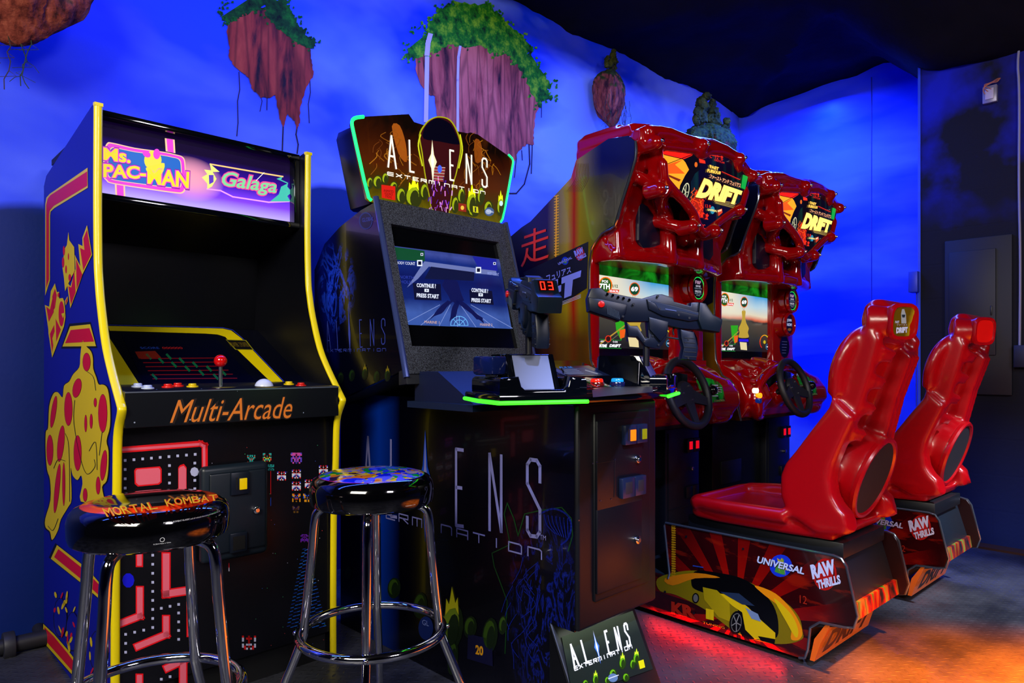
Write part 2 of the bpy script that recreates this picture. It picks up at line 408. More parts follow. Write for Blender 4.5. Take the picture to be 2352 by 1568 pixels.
def island(name, label, rock, leaf, mr, ml, z, falls=(), roots=()):
    r = thing(name, W, label, 'mural painting', (0, YA, 0))
    def mk(): a = Art(W, W0, WN, base=.003, step=.0008); return a
    r.location = (0, 0, 0); r.rotation_euler = (0, 0, 0)
    def fin(a, nm):
        o = a.build(nm, None); o.matrix_world = W.M; o.parent = r; return o
    a = mk()
    for pl, wd in roots: a.stroke(z(*pl), wd, mat('1a0a20', .9), 0)
    a.poly(jag(z(*rock), 1.6, 5, 3), mr, 1); fin(a, 'rock_face')
    a = mk(); a.poly(jag(z(*leaf), 5, 7, 5), ml, 2)
    rr = random.Random(4)
    for p in z(*leaf):                                            # loose leaf clumps on the edge
        for k in range(5):
            q = (p[0]+rr.uniform(-9, 9), p[1]+rr.uniform(-9, 9)); a.poly(jag([(q[0]+3*math.cos(i), q[1]+3*math.sin(i)) for i in range(6)], 1.5, 1, k), ml, 3)
    fin(a, 'painted_foliage')
    for i, (pl, wd) in enumerate(falls):
        a = mk(); a.stroke(z(*pl), wd, mat('c4b0f4', .6), 4); fin(a, 'waterfall')
    # keep the things' own origin on the wall
    return r
z1 = Z(0, 0, 3.015)
island('painted_island', 'painted floating red rock with dark green top, on the blue wall above the yellow-edged cabinet',
  [(1580,170),(1570,240),(1590,330),(1580,380),(1620,460),(1680,500),(1720,540),(1750,620),(1800,670),(1860,680),(1905,655),(1925,760),(1950,860),(1965,880),(1990,790),(2040,840),(2055,900),(2075,850),(2080,740),(2120,600),(2165,540),(2170,480),(2155,400),(2150,310),(1950,180),(1850,50),(1650,80)],
  [(1590,0),(1560,40),(1520,75),(1535,110),(1570,170),(1620,140),(1700,90),(1790,80),(1830,40),(1860,140),(1960,220),(2050,290),(2150,330),(2190,290),(2130,250),(2100,200),(2060,140),(2010,80),(1985,0),(1800,-20)],
  RK1, LF1, z1, roots=[([(1655,500),(1660,620),(1645,700),(1648,850),(1640,940)], 2.2), ([(1962,860),(1958,960),(1955,1050)], 3), ([(2058,880),(2050,930),(2065,1000),(2058,1060)], 3), ([(2145,540),(2150,640),(2135,720),(2142,850)], 2), ([(1805,670),(1815,700),(1800,770)], 1.6), ([(1850,680),(1848,760)], 2)])
z2 = Z(880, 0, 3.2667)
island('painted_island', 'large painted floating island with bright green top and two thin waterfalls',
  [(245,440),(250,560),(290,650),(350,710),(385,720),(395,800),(400,880),(500,1000),(700,1080),(860,1140),(980,1215),(1000,1190),(1010,1140),(1080,1080),(1130,1090),(1130,1000),(1140,880),(1180,770),(1190,700),(1100,500),(950,350),(700,300),(400,300),(250,400)],
  [(170,450),(175,350),(215,230),(290,190),(330,260),(350,150),(420,60),(540,20),(800,30),(880,110),(950,190),(1050,260),(1130,360),(1080,400),(1150,460),(1200,550),(1275,630),(1230,680),(1280,740),(1200,750),(1165,800),(1120,720),(1060,560),(980,460),(900,390),(830,410),(750,350),(640,350),(480,340),(400,390),(330,410),(240,440)],
  RK2, LF2, z2, falls=[([(352,268),(338,320),(330,400)], 11), ([(330,440),(322,900)], 10), ([(578,352),(565,430),(560,600),(560,980)], 5.5)],
  roots=[([(1190,740),(1188,880)], 1.6), ([(1095,1080),(1100,1230),(1060,1380),(1000,1450),(950,1450)], 3), ([(1120,1070),(1112,1300)], 2.4), ([(1000,1190),(985,1330)], 2), ([(1040,1130),(1045,1200)], 2)])
# ================================================================ sculpted rocks that hang on the wall
def rock3d(name, label, c, size, seed, mossy=.5, taper=.75, group=None, lobes=3):
    """c: point in wall frame; size (x,y,z) half extents"""
    o = thing(name, W, label, 'rock ornament', c, group)
    t = bmesh.new(); bmesh.ops.create_icosphere(t, subdivisions=5, radius=1)
    for v in t.verts:
        p = v.co.copy(); k = 1-taper*min(1, max(0, -p.z))**1.6
        n1 = noise.noise(Vector((p.x*1.6+seed, p.y*1.6, p.z*.5))); n2 = noise.noise(Vector((p.x*5+seed, p.y*5, p.z*1.1))); n3 = noise.noise(p*9+Vector((seed, 0, 0)))
        f = 1+.28*n1+.20*abs(n2)+.05*n3
        v.co = Vector((p.x*size[0]*k*f, p.y*size[1]*k*f, p.z*size[2]*(1+.12*n1)))
    mb = MB(); mb._merge(t)
    nt = NT('rock_moss', rough=.85, spec=.2)
    x, y, z = nt.xyz(); gn = nt.n('ShaderNodeNewGeometry').outputs['Normal']; nz = nt.xyz(gn)[2]
    r = nt.ramp(nt.noise(1, 6, nt.mapping((30, 30, 8)), .6), [(.35, '2a0c10'), (.5, '7c3428'), (.66, 'a0503c')])
    mask = nt.math('ADD', nt.math('MULTIPLY', nz, .6), nt.math('ADD', nt.math('MULTIPLY', nt.noise(14, 5), 1.3), mossy-1.05+.0))
    mask = nt.math('MULTIPLY', mask, 5, clamp=True)
    nt.col(nt.mix(mask, r, nt.ramp(nt.noise(60, 4), [(.35, '101803'), (.65, '384208')]))); nt.bump(nt.noise(60, 5), .6, .01)
    mb.build('rock', nt.m, o); return o
def roots3d(parent, n, sx, z0, ln, seed, yy=0):
    r = random.Random(seed)
    for k in range(n):
        mb = MB(); x = r.uniform(-sx, sx); P = [Vector((x, yy-r.uniform(0, .04), z0))]
        for j in range(9): P.append(P[-1]+Vector((r.uniform(-.014, .014), r.uniform(-.006, .006), -ln/9*r.uniform(.6, 1.2))))
        mb.tube(P, .0016, 5)
        for j in (3, 5, 7): mb.tube([P[j], P[j]+Vector((r.choice((-1, 1))*.02, 0, -.012)), P[j]+Vector((r.choice((-1, 1))*.034, 0, -.03))], .001, 4)
        mb.build('root', mat('2a3a18' if k % 2 else '3a2c18', .9), parent)
p = W.ax(1400, 225, 1, 2.95)
o = rock3d('hanging_rock', 'small mossy brown rock with trailing roots hanging high, left of the corner', p, (.115, .10, .19), 3.3, .35, .45)
roots3d(o, 9, .11, -.02, .26, 5, -.05); roots3d(o, 4, .1, -.12, .22, 8, 0)
def bush(mb, c, r, seed):
    t = bmesh.new(); bmesh.ops.create_icosphere(t, subdivisions=3, radius=r)
    for v in t.verts: v.co *= 1+.35*noise.noise(v.co/r*2.2+Vector((seed, 0, 0)))+.2*noise.noise(v.co/r*6+Vector((seed, 5, 0)))
    mb._merge(t, Matrix.Translation(Vector(c)))
TREE = leafpaint('tree_leaf', '161c02', '323606', '58520a')
def mini_tree(parent, c, h, seed, name='tree'):
    r = random.Random(seed); mb = MB()
    for k in range(7):
        f = k/6; bush(mb, (c[0]+r.uniform(-.3, .3)*h*(.5-.3*f), c[1]+r.uniform(-.1, .1)*h, c[2]+h*(.35+.6*f)), h*(.17-.05*f)*r.uniform(.85, 1.2), seed+k)
    o = mb.build(name, TREE, parent)
    MB().tube([c, (c[0]+.01, c[1], c[2]+h*.5), (c[0], c[1], c[2]+h*.8)], h*.03, 8).build('trunk', mat('2c1a10', .9), o)
mini_tree(o, (.035, 0, .17), .16, 2, 'tree')
mini_tree(o, (-.03, 0, .17), .10, 4, 'tree')
p = W.ax(40, -10, 1, 2.80)
o = rock3d('hanging_rock', 'dark rock with thin hanging roots cut off by the top left corner', p+Vector((-.03, 0, .05)), (.21, .12, .22), 8.1, .2, .5)
roots3d(o, 4, .06, -.14, .26, 12, 0); roots3d(o, 2, .2, -.05, .1, 3, 0)
p = W.ax(1628, 335, 1, 2.80)
o = rock3d('diorama_island', 'grassy rock island with little trees mounted near the corner above the red racing cabinets', p, (.27, .16, .15), 5.5, .85, .5)
for q in ((-.23, .12), (-.15, .26), (-.02, .25), (.16, .20)): mini_tree(o, (q[0], -.05, .07-.35*max(0, q[0])), q[1], int(q[0]*100)+40)
# --- wall fittings
def onD(px, py): return W.ax(px, py, 0, XD)
a, b = onD(2172, 555), onD(2327, 908)
o = thing('electrical_panel', W, 'dark painted flush electrical panel box on the dark block wall', 'electrical panel', (XD, (a.y+b.y)/2, b.z))
zc = (a.z-b.z); hw = abs(a.y-b.y)/2; PAN = mat('080a1c', .6)
MB().box(-.022, .0, -hw, hw, 0, zc, .006).build('box', PAN, o)
d_ = MB().box(-.034, -.02, -hw*.55, hw*.85, zc*.25, zc*.92, .004).build('door', mat('0a0c22', .55), o)
MB().box(-.040, -.032, -hw*.45, -hw*.40, zc*.5, zc*.56, .002).build('latch', mat('05060c', .4), d_)
a = onD(2276, 218)
o = thing('wall_switch', W, 'small square metal switch with loose wires high on the dark wall', 'switch', a)
MB().box(-.03, 0, -.034, .034, -.05, .045, .004).build('box', mat('8a88a0', .35, .3), o)
MB().box(-.036, -.029, -.020, .020, -.032, .028, .002).build('plate', mat('b8b0c8', .4), o)
mb = MB()
for k in range(3): mb.tube([(-.036, .02-.015*k, .01*k), (-.05, .03, .03+.01*k), (-.04, -.01, .055), (-.05, -.04, .045+.01*k), (-.03, -.05, .07)], .0022, 6, sub=2)
mb.build('wire', mat('b06850', .5), o)
y0 = onD(2343, 600).y
o = thing('cable_conduit', W, 'thin beaded cable running down the dark wall at the right edge', 'cable', (XD, y0, 0))
MB().tube([(-.012, -.03, 2.9), (-.012, .012, 2.70), (-.012, 0, 2.5), (-.012, .004, 2.0), (-.012, -.004, 1.6), (-.012, 0, 1.08)], .006, 8, sub=2).build('cable', mat('9090a8', .4), o)
a = onD(2352, 830)
MB().box(-.05, 0, -.10, .02, 1.0, 1.12, .004).build('junction_box', mat('10122c', .5), o)
# blue corner moulding and the small box on it
wmesh('trim_2', MB().box(XD-.004, XD+.02, YD-.004, YD+.010, 0, 2.8), mat('3050d8', .3))
a = W.ax(2099, 614, 1, YD+.01)
o = thing('wall_box', W, 'small plain blue box on the bright wall edge beside the dark wall', 'junction box', (XD+.03, YD+.0, 1.45)); MB().box(-.075, .0, .0, .05, -.004, .12, .003).build('cover', mat('2038c8', .4), o)
MB().tube([(-.02, .02, 0), (-.02, .022, -.5), (-.02, .02, -.9)], .004, 8).build('conduit', mat('1830b0', .4), o)
# pipe low on the left wall
o = thing('wall_pipe', W, 'short horizontal grey pipe with a flange low on the wall at the left edge', 'pipe', (0, YA, 0))
a = W.ax(22, 1482, 1, YA-.12); b = W.ax(100, 1468, 1, YA-.12)
MB().cyl((a.x-.03, -.12, a.z), (b.x+.25, -.12, a.z), .028).build('tube', mat('2a2a30', .5, .3), o)
MB().cyl((a.x-.02, -.12, a.z), (a.x+.015, -.12, a.z), .048, bev=.004).build('flange', mat('32323a', .5, .3), o)
MB().cyl((a.x+.1, -.12, a.z), (a.x+.1, 0, a.z), .02).build('bracket', mat('2a2a30', .5, .3), o)

# ================================================================ yellow-edged upright cabinet
M = fr_at(217, 2.0, 44.5); MWd = .69
zA, zB, zC = Z(60, 200, 2.8), Z(60, 700, 2.8), Z(60, 1040, 2.94)
YEL = mat('ffe600', .35, 0, 0, .5, .3); YL2 = mat('e8c800', .5); RED = mat('d80030', .5); BLU = mat('04109a', .45); BK = mat('050308', .5)
R = thing('arcade_cabinet', M, 'upright multi-game arcade cabinet with bright yellow edge trim and blue illustrated side', 'arcade machine')
prof = [(0, 1.78), (.005, 1.512), (0, 1.329), (-.012, 1.26), (-.033, 1.19), (-.084, 1.077), (-.146, .997), (-.225, .915), (-.238, .90), (-.235, .885), (-.201, .82), (-.193, .672), (-.18, .49), (-.176, .169), (-.176, .0)]
back = [(.70, .0), (.70, 1.67), (.66, 1.70), (.10, 1.775), (.02, 1.785)]
full = [(p[0]+.004, p[1]) for p in prof]+back
for x0, nm in ((.0, 'l'), (MWd-.02, 'r')):
    sp = MB().prism(full, 0, x0, x0+.02, .001, 1).build('side_panel', BLU if nm == 'l' else mat('05060f', .4), R)
    mb = MB(); pts = curve_pts(prof, 4, False); pts = [(-.0, 1.785)]+pts[1:]
    xc = x0+.010; outer = [(p[0]-.006, p[1]) for p in pts]
    def sec(u, v, pts=outer, xc=xc):
        i = min(int(u*(len(pts)-1)+1e-6), len(pts)-1); p = pts[i]; a = (v-.5)*math.pi*1.0
        return Vector((xc+.0115*math.sin(a), p[0]+.010-.010*math.cos(a)**.6 if math.cos(a) > 0 else p[0]+.010, p[1]))
    mb.grid(sec, len(outer)-1, 10); mb.prism([(p[0], p[1]) for p in [(-.006, 1.786), (.012, 1.788), (.012, 1.779), (-.006, 1.776)]], 0, x0-.001, x0+.0215)
    mb.build('edge_trim', YEL, R)
xi0, xi1 = .02, MWd-.02
# carcass panels
MB().box(xi0, xi1, .69, .70, 0, 1.68).box(xi0, xi1, .085, .68, 1.745, 1.765).build('carcass', BLACKM, R)
mb = MB().box(xi0, xi1, .045, .10, 1.765, 1.785, .003).box(xi0, xi1, .045, .10, 1.515, 1.535, .003).box(xi1-.02, xi1, .05, .10, 1.53, 1.77, .002)
mb.build('marquee_retainer', GLOSS, R)
mb = MB().prism([(.06, 1.515), (.40, 1.44), (.43, 1.15), (.44, 1.15), (.44, 1.45), (.07, 1.53)], 0, xi0, xi1); mb.build('speaker_panel', mat('020308', .25), R)
# marquee
MY = .085
t = NT('marquee_backlit', rough=.5, spec=.1); x, y, z = t.xyz()
g = t.n('ShaderNodeMapRange', {0: z, 1: 1.535, 2: 1.72, 3: 0, 4: 1}).outputs[0]
c = t.ramp(g, [(0, 'c0b0ff'), (.28, '8040ff'), (.58, '3408a8'), (1, '12042c')])
dx = t.math('DIVIDE', t.math('SUBTRACT', x, .30), .11); dz = t.math('DIVIDE', t.math('SUBTRACT', z, 1.635), .075)
rr = t.math('SUBTRACT', 1, t.math('ADD', t.math('MULTIPLY', dx, dx), t.math('MULTIPLY', dz, dz)), clamp=True)  # bulb's hot spot behind the sign, painted into the emission colour
c = t.mix(t.math('MULTIPLY', rr, .85), c, 'ffa8b8'); t.col(t.mix(.75, c, '000000')); t.emit(c, 1.1)
mq = MB().box(xi0, xi1-.015, MY, MY+.01, 1.53, 1.768).build('marquee_sign', t.m, R)
def E_(h, s=.95): return mat(h, .4, 0, s)
a = Art(M, (0, MY, 0), (0, -1, 0))
MG, CR, BL2 = E_('e838d8'), E_('ffd0a0'), E_('0a64c8')
pn = curve_pts([(500,420),(520,360),(560,358),(700,390),(880,415),(960,432),(1010,450),(1025,500),(1025,640),(1010,680),(960,682),(800,660),(560,622),(515,600),(495,560)], 4)
a.poly(zA(*pn), CR, 0)
def shrink(pts, k, kx=None):
    cx = sum(p[0] for p in pts)/len(pts); cy = sum(p[1] for p in pts)/len(pts)
    return [(cx+(p[0]-cx)*(kx or k), cy+(p[1]-cy)*k) for p in pts]
a.poly(zA(*shrink(pn, .95, .975)), MG, 1); a.poly(zA(*shrink(pn, .80, .90)), CR, 2); a.poly(zA(*shrink(pn, .77, .88)), BL2, 3)
a.poly(zA((892,328),(955,338),(960,425),(898,412)), CR, 1); a.poly(zA((903,330),(944,337),(949,424),(910,412)), MG, 2)
a.poly(zA((570,625),(636,636),(638,712),(576,706)), CR, 1); a.poly(zA((582,627),(626,634),(628,712),(586,706)), MG, 2)
for (s_, c_, b_) in (('Ms.', [(497,468),(672,490),(672,405),(497,388)], .06), ('PAC-', [(497,580),(770,592),(770,512),(497,492)], .06), ('MAN', [(780,620),(1045,650),(1050,545),(780,520)], .06)):
    q = zA(*c_); c0 = (sum(p[0] for p in q)/4, sum(p[1] for p in q)/4)
    a.text(s_, [(c0[0]+(p[0]-c0[0])*1.05, c0[1]+(p[1]-c0[1])*1.22) for p in q], E_('701090'), 4, .10)
    a.text(s_, [(c0[0]+(p[0]-c0[0])*1.03, c0[1]+(p[1]-c0[1])*1.12) for p in q], MG, 5, .085); a.text(s_, q, E_('f4e020'), 6, .03)
a.disc(zA((815,470))[0], 20, 22, E_('f0e040'), 5); a.disc(zA((775,430))[0], 10, 7, MG, 6, a=.6); a.disc(zA((840,430))[0], 8, 12, MG, 6)
a.poly(zA(*curve_pts([(770,520),(830,500),(890,490),(870,560),(800,560)], 3)), E_('f0e040'), 5)
GY, GC = E_('e8f080'), E_('60d0c0')
a.stroke(zA((1185,495),(1560,560),(1650,575)), 3.2, E_('ffd080'), 2); a.stroke(zA((1165,655),(1250,665),(1330,705),(1560,740),(1690,735)), 3.2, E_('f0a0f0'), 2)
a.poly(zA((1180,490),(1215,520),(1245,545),(1200,545),(1225,590),(1195,640),(1165,655),(1165,620),(1130,580),(1165,560),(1145,530),(1190,535)), GY, 3)
a.poly(zA((1175,565),(1205,565),(1205,610),(1178,625)), E_('5a30c0'), 4)
a.poly(zA((1650,575),(1610,590),(1680,620),(1640,640),(1625,690),(1570,735),(1700,735),(1680,700),(1710,675),(1680,640),(1685,615),(1640,595)), E_('40c0b0'), 3)
a.text('Galaga', zA((1245,665),(1610,715),(1625,590),(1262,530)), E_('f04898'), 4, .07, .15); a.text('Galaga', zA((1250,660),(1605,706),(1620,600),(1268,538)), E_('80dca0'), 5, .015, .15)
a.stroke(zA((1530,550),(1480,600)), 1.5, E_('ffffff'), 6)
a.build('marquee_artwork', mq)
# monitor bezel
b0, b1 = Vector((0, .0, .955)), Vector((0, .405, 1.155)); bn = Vector((0, -(b1-b0).z, (b1-b0).y))
mb = MB().prism([(-.0, .955), (.405, 1.155), (.41, 1.14), (0, .93)], 0, xi0, xi1); bz = mb.build('monitor_bezel', mat('040616', .22), R)
a = Art(M, b0, bn)
a.poly(zB((525,135),(1265,152),(1320,165),(1385,215),(1655,497),(1575,497),(1330,260),(1280,205),(1230,190),(1150,184),(538,166)), YEL, 1)
a.poly(zB((538,215),(735,520),(612,520),(575,450),(530,330)), YEL, 1)
a.stroke(zB((530,129),(1268,147),(1330,162),(1392,215),(1662,497)), 1.6, mat('3040c8', .4), 0)
a.text('1 PLAYER  2 PLAYER', zB((1318,268),(1440,268),(1412,240),(1300,240)), mat('806a10', .5), 4)
a.poly(zB((1283,222),(1415,226),(1465,290),(1345,288)), mat('9a9410', .5), 2); a.poly(zB((1290,226),(1410,230),(1456,286),(1350,284)), BK, 3); a.build('bezel_artwork', bz)
scr = Art(M, b0, bn, .001)
scr.poly(zB((610,185),(1180,195),(1235,230),(1480,497),(760,515)), mat('02041c', .12), 0)
dm = E_('c83018', .28); dg_ = E_('108050', .12); db = E_('2040a0', .3)
for k in range(6):
    f = k/5; y = 345+f*130; x0 = 740+f*75; x1 = 1215+f*140
    scr.stroke(zB((x0, y), (x1, y-4)), 1.6, E_('b01020', .12), 2)
    for j in range(2): xx = x0+(x1-x0)*((j*.27+k*.13+.08) % 1); scr.stroke(zB((xx, y-25), (xx+22, y-2)), 5, dg_, 3)
scr.poly(zB((700,300),(830,296),(870,340),(725,345)), E_('a02818', .08), 3); scr.text('SCORE', zB((740,282),(860,282),(850,270),(730,270)), db, 4); scr.text('000000', zB((880,282),(1010,282),(1000,270),(872,270)), E_('c02020', .3), 4)
scr.build('screen', R)
# control panel
cp0, cpn = (0, -.225, .941), (0, -.014, .225)
t = NT('starry_black', rough=.3)
st = t.n('ShaderNodeTexVoronoi', {'Vector': t.tc, 'Scale': 26}).outputs[0]
t.col(t.mix(t.ramp(st, [(.0, 'ffffff'), (.05, 'ffffff'), (.07, '000000')]), '0a0d14', 'a8b4d0')); STAR = t.m
cpm = MB().prism([(-.228, .845), (-.228, .941), (-.222, .945), (.02, .958), (.02, .90), (-.15, .835)], 0, xi0, xi1, .002, 1).build('control_panel', STAR, R)
MB().box(xi0, xi1, -.2295, -.226, .940, .9435).build('panel_edge', mat('9aa4b8', .3, .8), cpm)
a = Art(M, (0, -.228, 0), (0, -1, 0))
q = zB((920,768),(1712,735),(1722,585),(950,605)); a.text('Multi-Arcade', q, mat('201008', .5), 0, .05, .25)
q = zB((925,760),(1708,728),(1716,590),(950,612)); a.text('Multi-Arcade', q, mat('f08428', .45), 1, 0, .25); a.build('panel_lettering', cpm)
def cp(px, py): return M.hit(px, py, cp0, cpn)
for (x_, y_, c_) in ((718,530,'c8d4e8'),(782,542,'c8d4e8'),(912,533,'e01808'),(975,526,'e01808'),(1070,530,'e8c800'),(1690,514,'e8c800'),(1768,522,'d81408')):
    p = cp(*zB((x_, y_+4))[0]); o = MB().cyl(p, p+Vector((0, 0, .007)), .017, bev=.002).cyl(p+Vector((0, 0, .006)), p+Vector((0, 0, .014)), .0115, bev=.003).build('push_button', mat(c_, .3), cpm)
p = cp(*zB((1250, 530))[0])
js = MB().cyl(p, p+Vector((0, 0, .003)), .035).build('joystick', BLACK, cpm)
MB().cyl(p, p+Vector((0, 0, .07)), .006).build('shaft', STEEL, js); MB().sphere(p+Vector((0, 0, .082)), .0195, 28).build('ball', mat('e00c08', .15, 0, 0, .6, .5), js)
for p_, r_ in ((p, .048), (cp(*zB((1530, 528))[0]), .058)):
    mb = MB(); mb.lathe([(r_, .0), (r_, .0015), (r_*.8, .0015), (r_*.8, 0)], Matrix.Translation(p_)); mb.build('dial_ring', mat('a08c10', .5), cpm)
p = cp(*zB((1530, 526))[0]); MB().sphere(p+Vector((0, 0, -.004)), .030, 28).build('trackball', mat('dfe6f2', .15), cpm)
# lower front
FY = -.168
fp = MB().box(xi0, xi1, FY, FY+.018, .10, .845).build('front_panel', mat('0a0a10', .25), R)
MB().box(xi0, xi1, FY+.03, FY+.05, .0, .10).build('kick_plate', BLACKM, R)
a = Art(M, (0, FY, 0), (0, -1, 0)); PK, PR, DOT = mat('ff7088', .4), mat('ff0818', .4), mat('c8ccf4', .4)
def rr_(pts, w=4):  # pink bar with a red rim
    a.stroke(pts, w+13, PR, 0); a.stroke(pts, w+7, PK, 1)
a.stroke(zB((615,932),(1120,892),(1148,905),(1150,1200)), 14, PR, 0); a.stroke(zB((615,932),(1120,895),(1144,908),(1146,1200)), 6, PK, 1)
def box_(c4): cs = zB(*c4); a.poly(cs, PR, 0); a.poly(shrink(cs, .86, .90), PK, 1)
box_([(705,1050),(860,1038),(872,1055),(872,1140),(855,1155),(718,1168),(698,1150),(695,1065)]); box_([(990,1030),(1015,1022),(1032,1045),(1032,1260),(978,1260),(978,1045)])
c5 = Z(60, 1040, 2.94)
rr_(c5((765,690),(765,745)), 4); rr_(c5((945,700),(945,950),(1115,925)), 8); rr_(c5((1105,700),(1105,745)), 4); rr_(c5((1115,940),(1115,1210)), 9)
rr_(c5((768,925),(768,1100),(640,1150)), 6); rr_(c5((945,1120),(945,1225),(755,1305)), 6); rr_(c5((955,1450),(1060,1400),(1060,1552)), 7); rr_(c5((765,1515),(765,1590)), 5)
def dots(pts):
    for p in pts:
        x_, y_ = p; a.poly([(x_-3, y_-3), (x_+3, y_-3.2), (x_+3, y_+2.8), (x_-3, y_+3)], DOT, 1)
dots(zB(*[(637+i*56.3, 1000-i*4.9) for i in range(9)])); dots(zB(*[(637, 1058+60*i) for i in range(3)])); dots(zB(*[(922, 1033+56*i) for i in range(3)])); dots(zB((1085,1017),(1085,1128),(1085,1182)))
a.disc(zB((1083,1073))[0], 10, 11, DOT, 1, 8)
dots(c5(*[(855, 690+61*i) for i in range(9)])); dots(c5(*[(672+61*i, 1224-14*i) for i in range(3)])); dots(c5((672,1285),(672,1345),(913,1048),(972,1035),(1030,1022),(1030,1080),(1030,1140),(1030,1198),(1030,1258),(855,1420),(913,1527),(972,1510)))
a.disc(c5((690,860))[0], 14, 17, mat('1010f0', .4), 1, 10)                # plain blue blob
# pixel sprites: plain symmetric clusters
def sprite(px, py, s, cols, seed):
    r = random.Random(seed)
    for i in range(7):
        for j in range(4):
            if r.random() < .62 or j == 0 and i in (2, 3, 4):
                m_ = mat(r.choice(cols), .4)
                for sg in (-1, 1):
                    x_, y_ = px+sg*j*s, py+(i-3)*s; a.poly([(x_-s/2, y_-s/2), (x_+s/2, y_-s/2), (x_+s/2, y_+s/2), (x_-s/2, y_+s/2)], m_, 1)
RW = ['f02020', 'f02020', 'e8e8f8', '2030d0']
for (x_, y_, s_, k_, sd) in ((1448,990,2.6,['20b0a8', '20b0a8', 'e04020'],1),(1550,980,2.8,['20b0a8', 'c8e040', 'e04020'],2),(1738,985,3.6,['6848d8', '6848d8', 'e050b0'],3),(1643,1100,2.9,RW,4),(1738,1087,2.9,RW,4),(1738,1165,2.9,RW,4),(1912,1060,2.9,RW,4),(1820,1150,2.8,RW,4),(1738,1240,2.7,['f0a010', 'e03010', '2050d8'],6),(1735,1315,2.3,['604010', '301050'],6),(1808,1240,2.7,['f0a010', '2050d8'],6),(1790,1500,2.6,['6020b0', '8020a0'],8),(1575,1045,2.0,['20b0a8'],9)):
    p = zB((x_, y_))[0]; sprite(p[0], p[1], s_, k_, sd)
sprite(*c5((1505,1280))[0], 4.6, ['d0d4f0', 'd0d4f0', 'e01010'], 11)
a.stroke(zB((1573,1070),(1573,1215)), 1.4, PR, 1); a.stroke(zB((1573,1240),(1573,1290)), 1.4, mat('1050d0', .4), 1)
a.stroke(c5((1370,745),(1370,775)), 2, mat('d01020', .4), 1); a.stroke(c5((1370,775),(1370,795)), 2, mat('d0d0f0', .4), 1)
for k in range(22):
    f = k/21; yy = 650+f*520; xl = 1868-f*105; xr = 1910+f*120
    n_ = int(3+f*8)
    for j in range(n_):
        x_ = xl+(xr-xl)*j/n_; a.stroke(c5((x_, yy+(j % 2)*7), (x_+18, yy-5+(j % 2)*7)), 1.5, mat('1c70e8' if (j+k) % 3 else '1038a8', .4), 1)
r = random.Random(3)
for k in range(40):
    p = c5((r.uniform(1250, 2050), r.uniform(-80, 1300)))[0]; a.disc(p, .9, .9, mat(r.choice(['c0c0e0', '4060d0', 'd04040', '40c080']), .4), 1, 5)
a.build('front_artwork', fp)
# coin door
def rc(fr, ax, v, p, q): a_, b_ = fr.ax(*p, ax, v), fr.ax(*q, ax, v); return a_, b_
a_, b_ = rc(M, 1, FY-.03, zB((1125,1040))[0], zB((1560,1000))[0]); zt = M.ax(*zB((1560,1000))[0], 1, FY-.03).z; zb = M.ax(*c5((1590,670))[0], 1, FY-.03).z
x0, x1 = a_.x, b_.x
cd = MB().box(x0, x1, FY-.032, FY+.0, zb-.005, zt, .016, 4).build('coin_door', mat('14202c', .38), R)
in_ = MB().box(x0+.022, x1-.012, FY-.038, FY-.03, zb+.02, zt-.022, .006, 3).build('door_leaf', mat('101a26', .4), cd)
h = lambda x_, y_: M.ax(*zB((x_, y_))[0], 1, FY-.04)
a_, b_ = h(1312, 1080), h(1432, 1210); MB().box(a_.x, b_.x, FY-.048, FY-.037, b_.z, a_.z, .003).build('slot_frame', mat('0e1626', .35), in_)
a_, b_ = h(1366, 1115), h(1412, 1180); MB().box(a_.x, b_.x, FY-.052, FY-.046, b_.z, a_.z, .001).build('coin_button', mat('d8b400', .3, 0, .8), in_)
a_, b_ = h(1342, 1108), h(1352, 1185); MB().box(a_.x, b_.x, FY-.0495, FY-.046, b_.z, a_.z).build('coin_slot', BLACKM, in_)
a_ = h(1480, 1318); MB().cyl((a_.x, FY-.038, a_.z), (a_.x, FY-.048, a_.z), .0115, bev=.002).cyl((a_.x, FY-.047, a_.z), (a_.x, FY-.052, a_.z), .006).build('lock', CHROME, in_)
h = lambda x_, y_: M.ax(*c5((x_, y_))[0], 1, FY-.04)
a_, b_ = h(1372, 545), h(1488, 655); MB().box(a_.x, b_.x, FY-.048, FY-.037, b_.z, a_.z, .003).build('return_frame', mat('0e1626', .35), in_); MB().box(a_.x+.008, b_.x-.008, FY-.0495, FY-.045, b_.z+.008, a_.z-.01).build('return_cup', BLACKM, in_)
# side artwork
s1, s2, s3 = Z(90, 380, 3.733), Z(90, 720, 3.015), Z(90, 1180, 4.043)
a = Art(M, (0, 0, 0), (-1, 0, 0))
bar = s1((415,18),(417,190),(130,365),(98,395),(93,430),(92,985),(52,1115),(52,330),(62,275),(90,243)); a.poly(bar, YL2, 1)
a.poly(s1((411,50),(412,172),(125,345),(90,385),(84,430),(84,975),(60,1050),(60,340),(72,285),(95,255)), RED, 2)
man = s1((410,510),(453,765),(375,925),(320,1080),(267,1222),(238,1000),(268,1035),(312,885),(305,765),(352,862),(335,672),(372,690),(370,620))
a.poly(man, YL2, 3)
for pl in ([(250,1035),(272,1192),(312,1085),(300,900),(275,1045)], [(316,800),(320,1062),(370,935)], [(410,550),(446,760),(378,898),(350,705),(388,725),(378,628)]): a.poly(s1(*pl), RED, 4)
a.poly(s1((250,570),(258,640),(300,700),(305,900),(255,1000),(222,1078),(212,960),(200,880),(215,720),(238,680)), YL2, 2)
for q in ((212,730,9,40),(205,830,10,45),(230,890,7,35),(262,960,12,30),(250,780,5,30)): a.disc(s1(q[:2])[0], q[2]/3.7, q[3]/3.7, RED, 3)
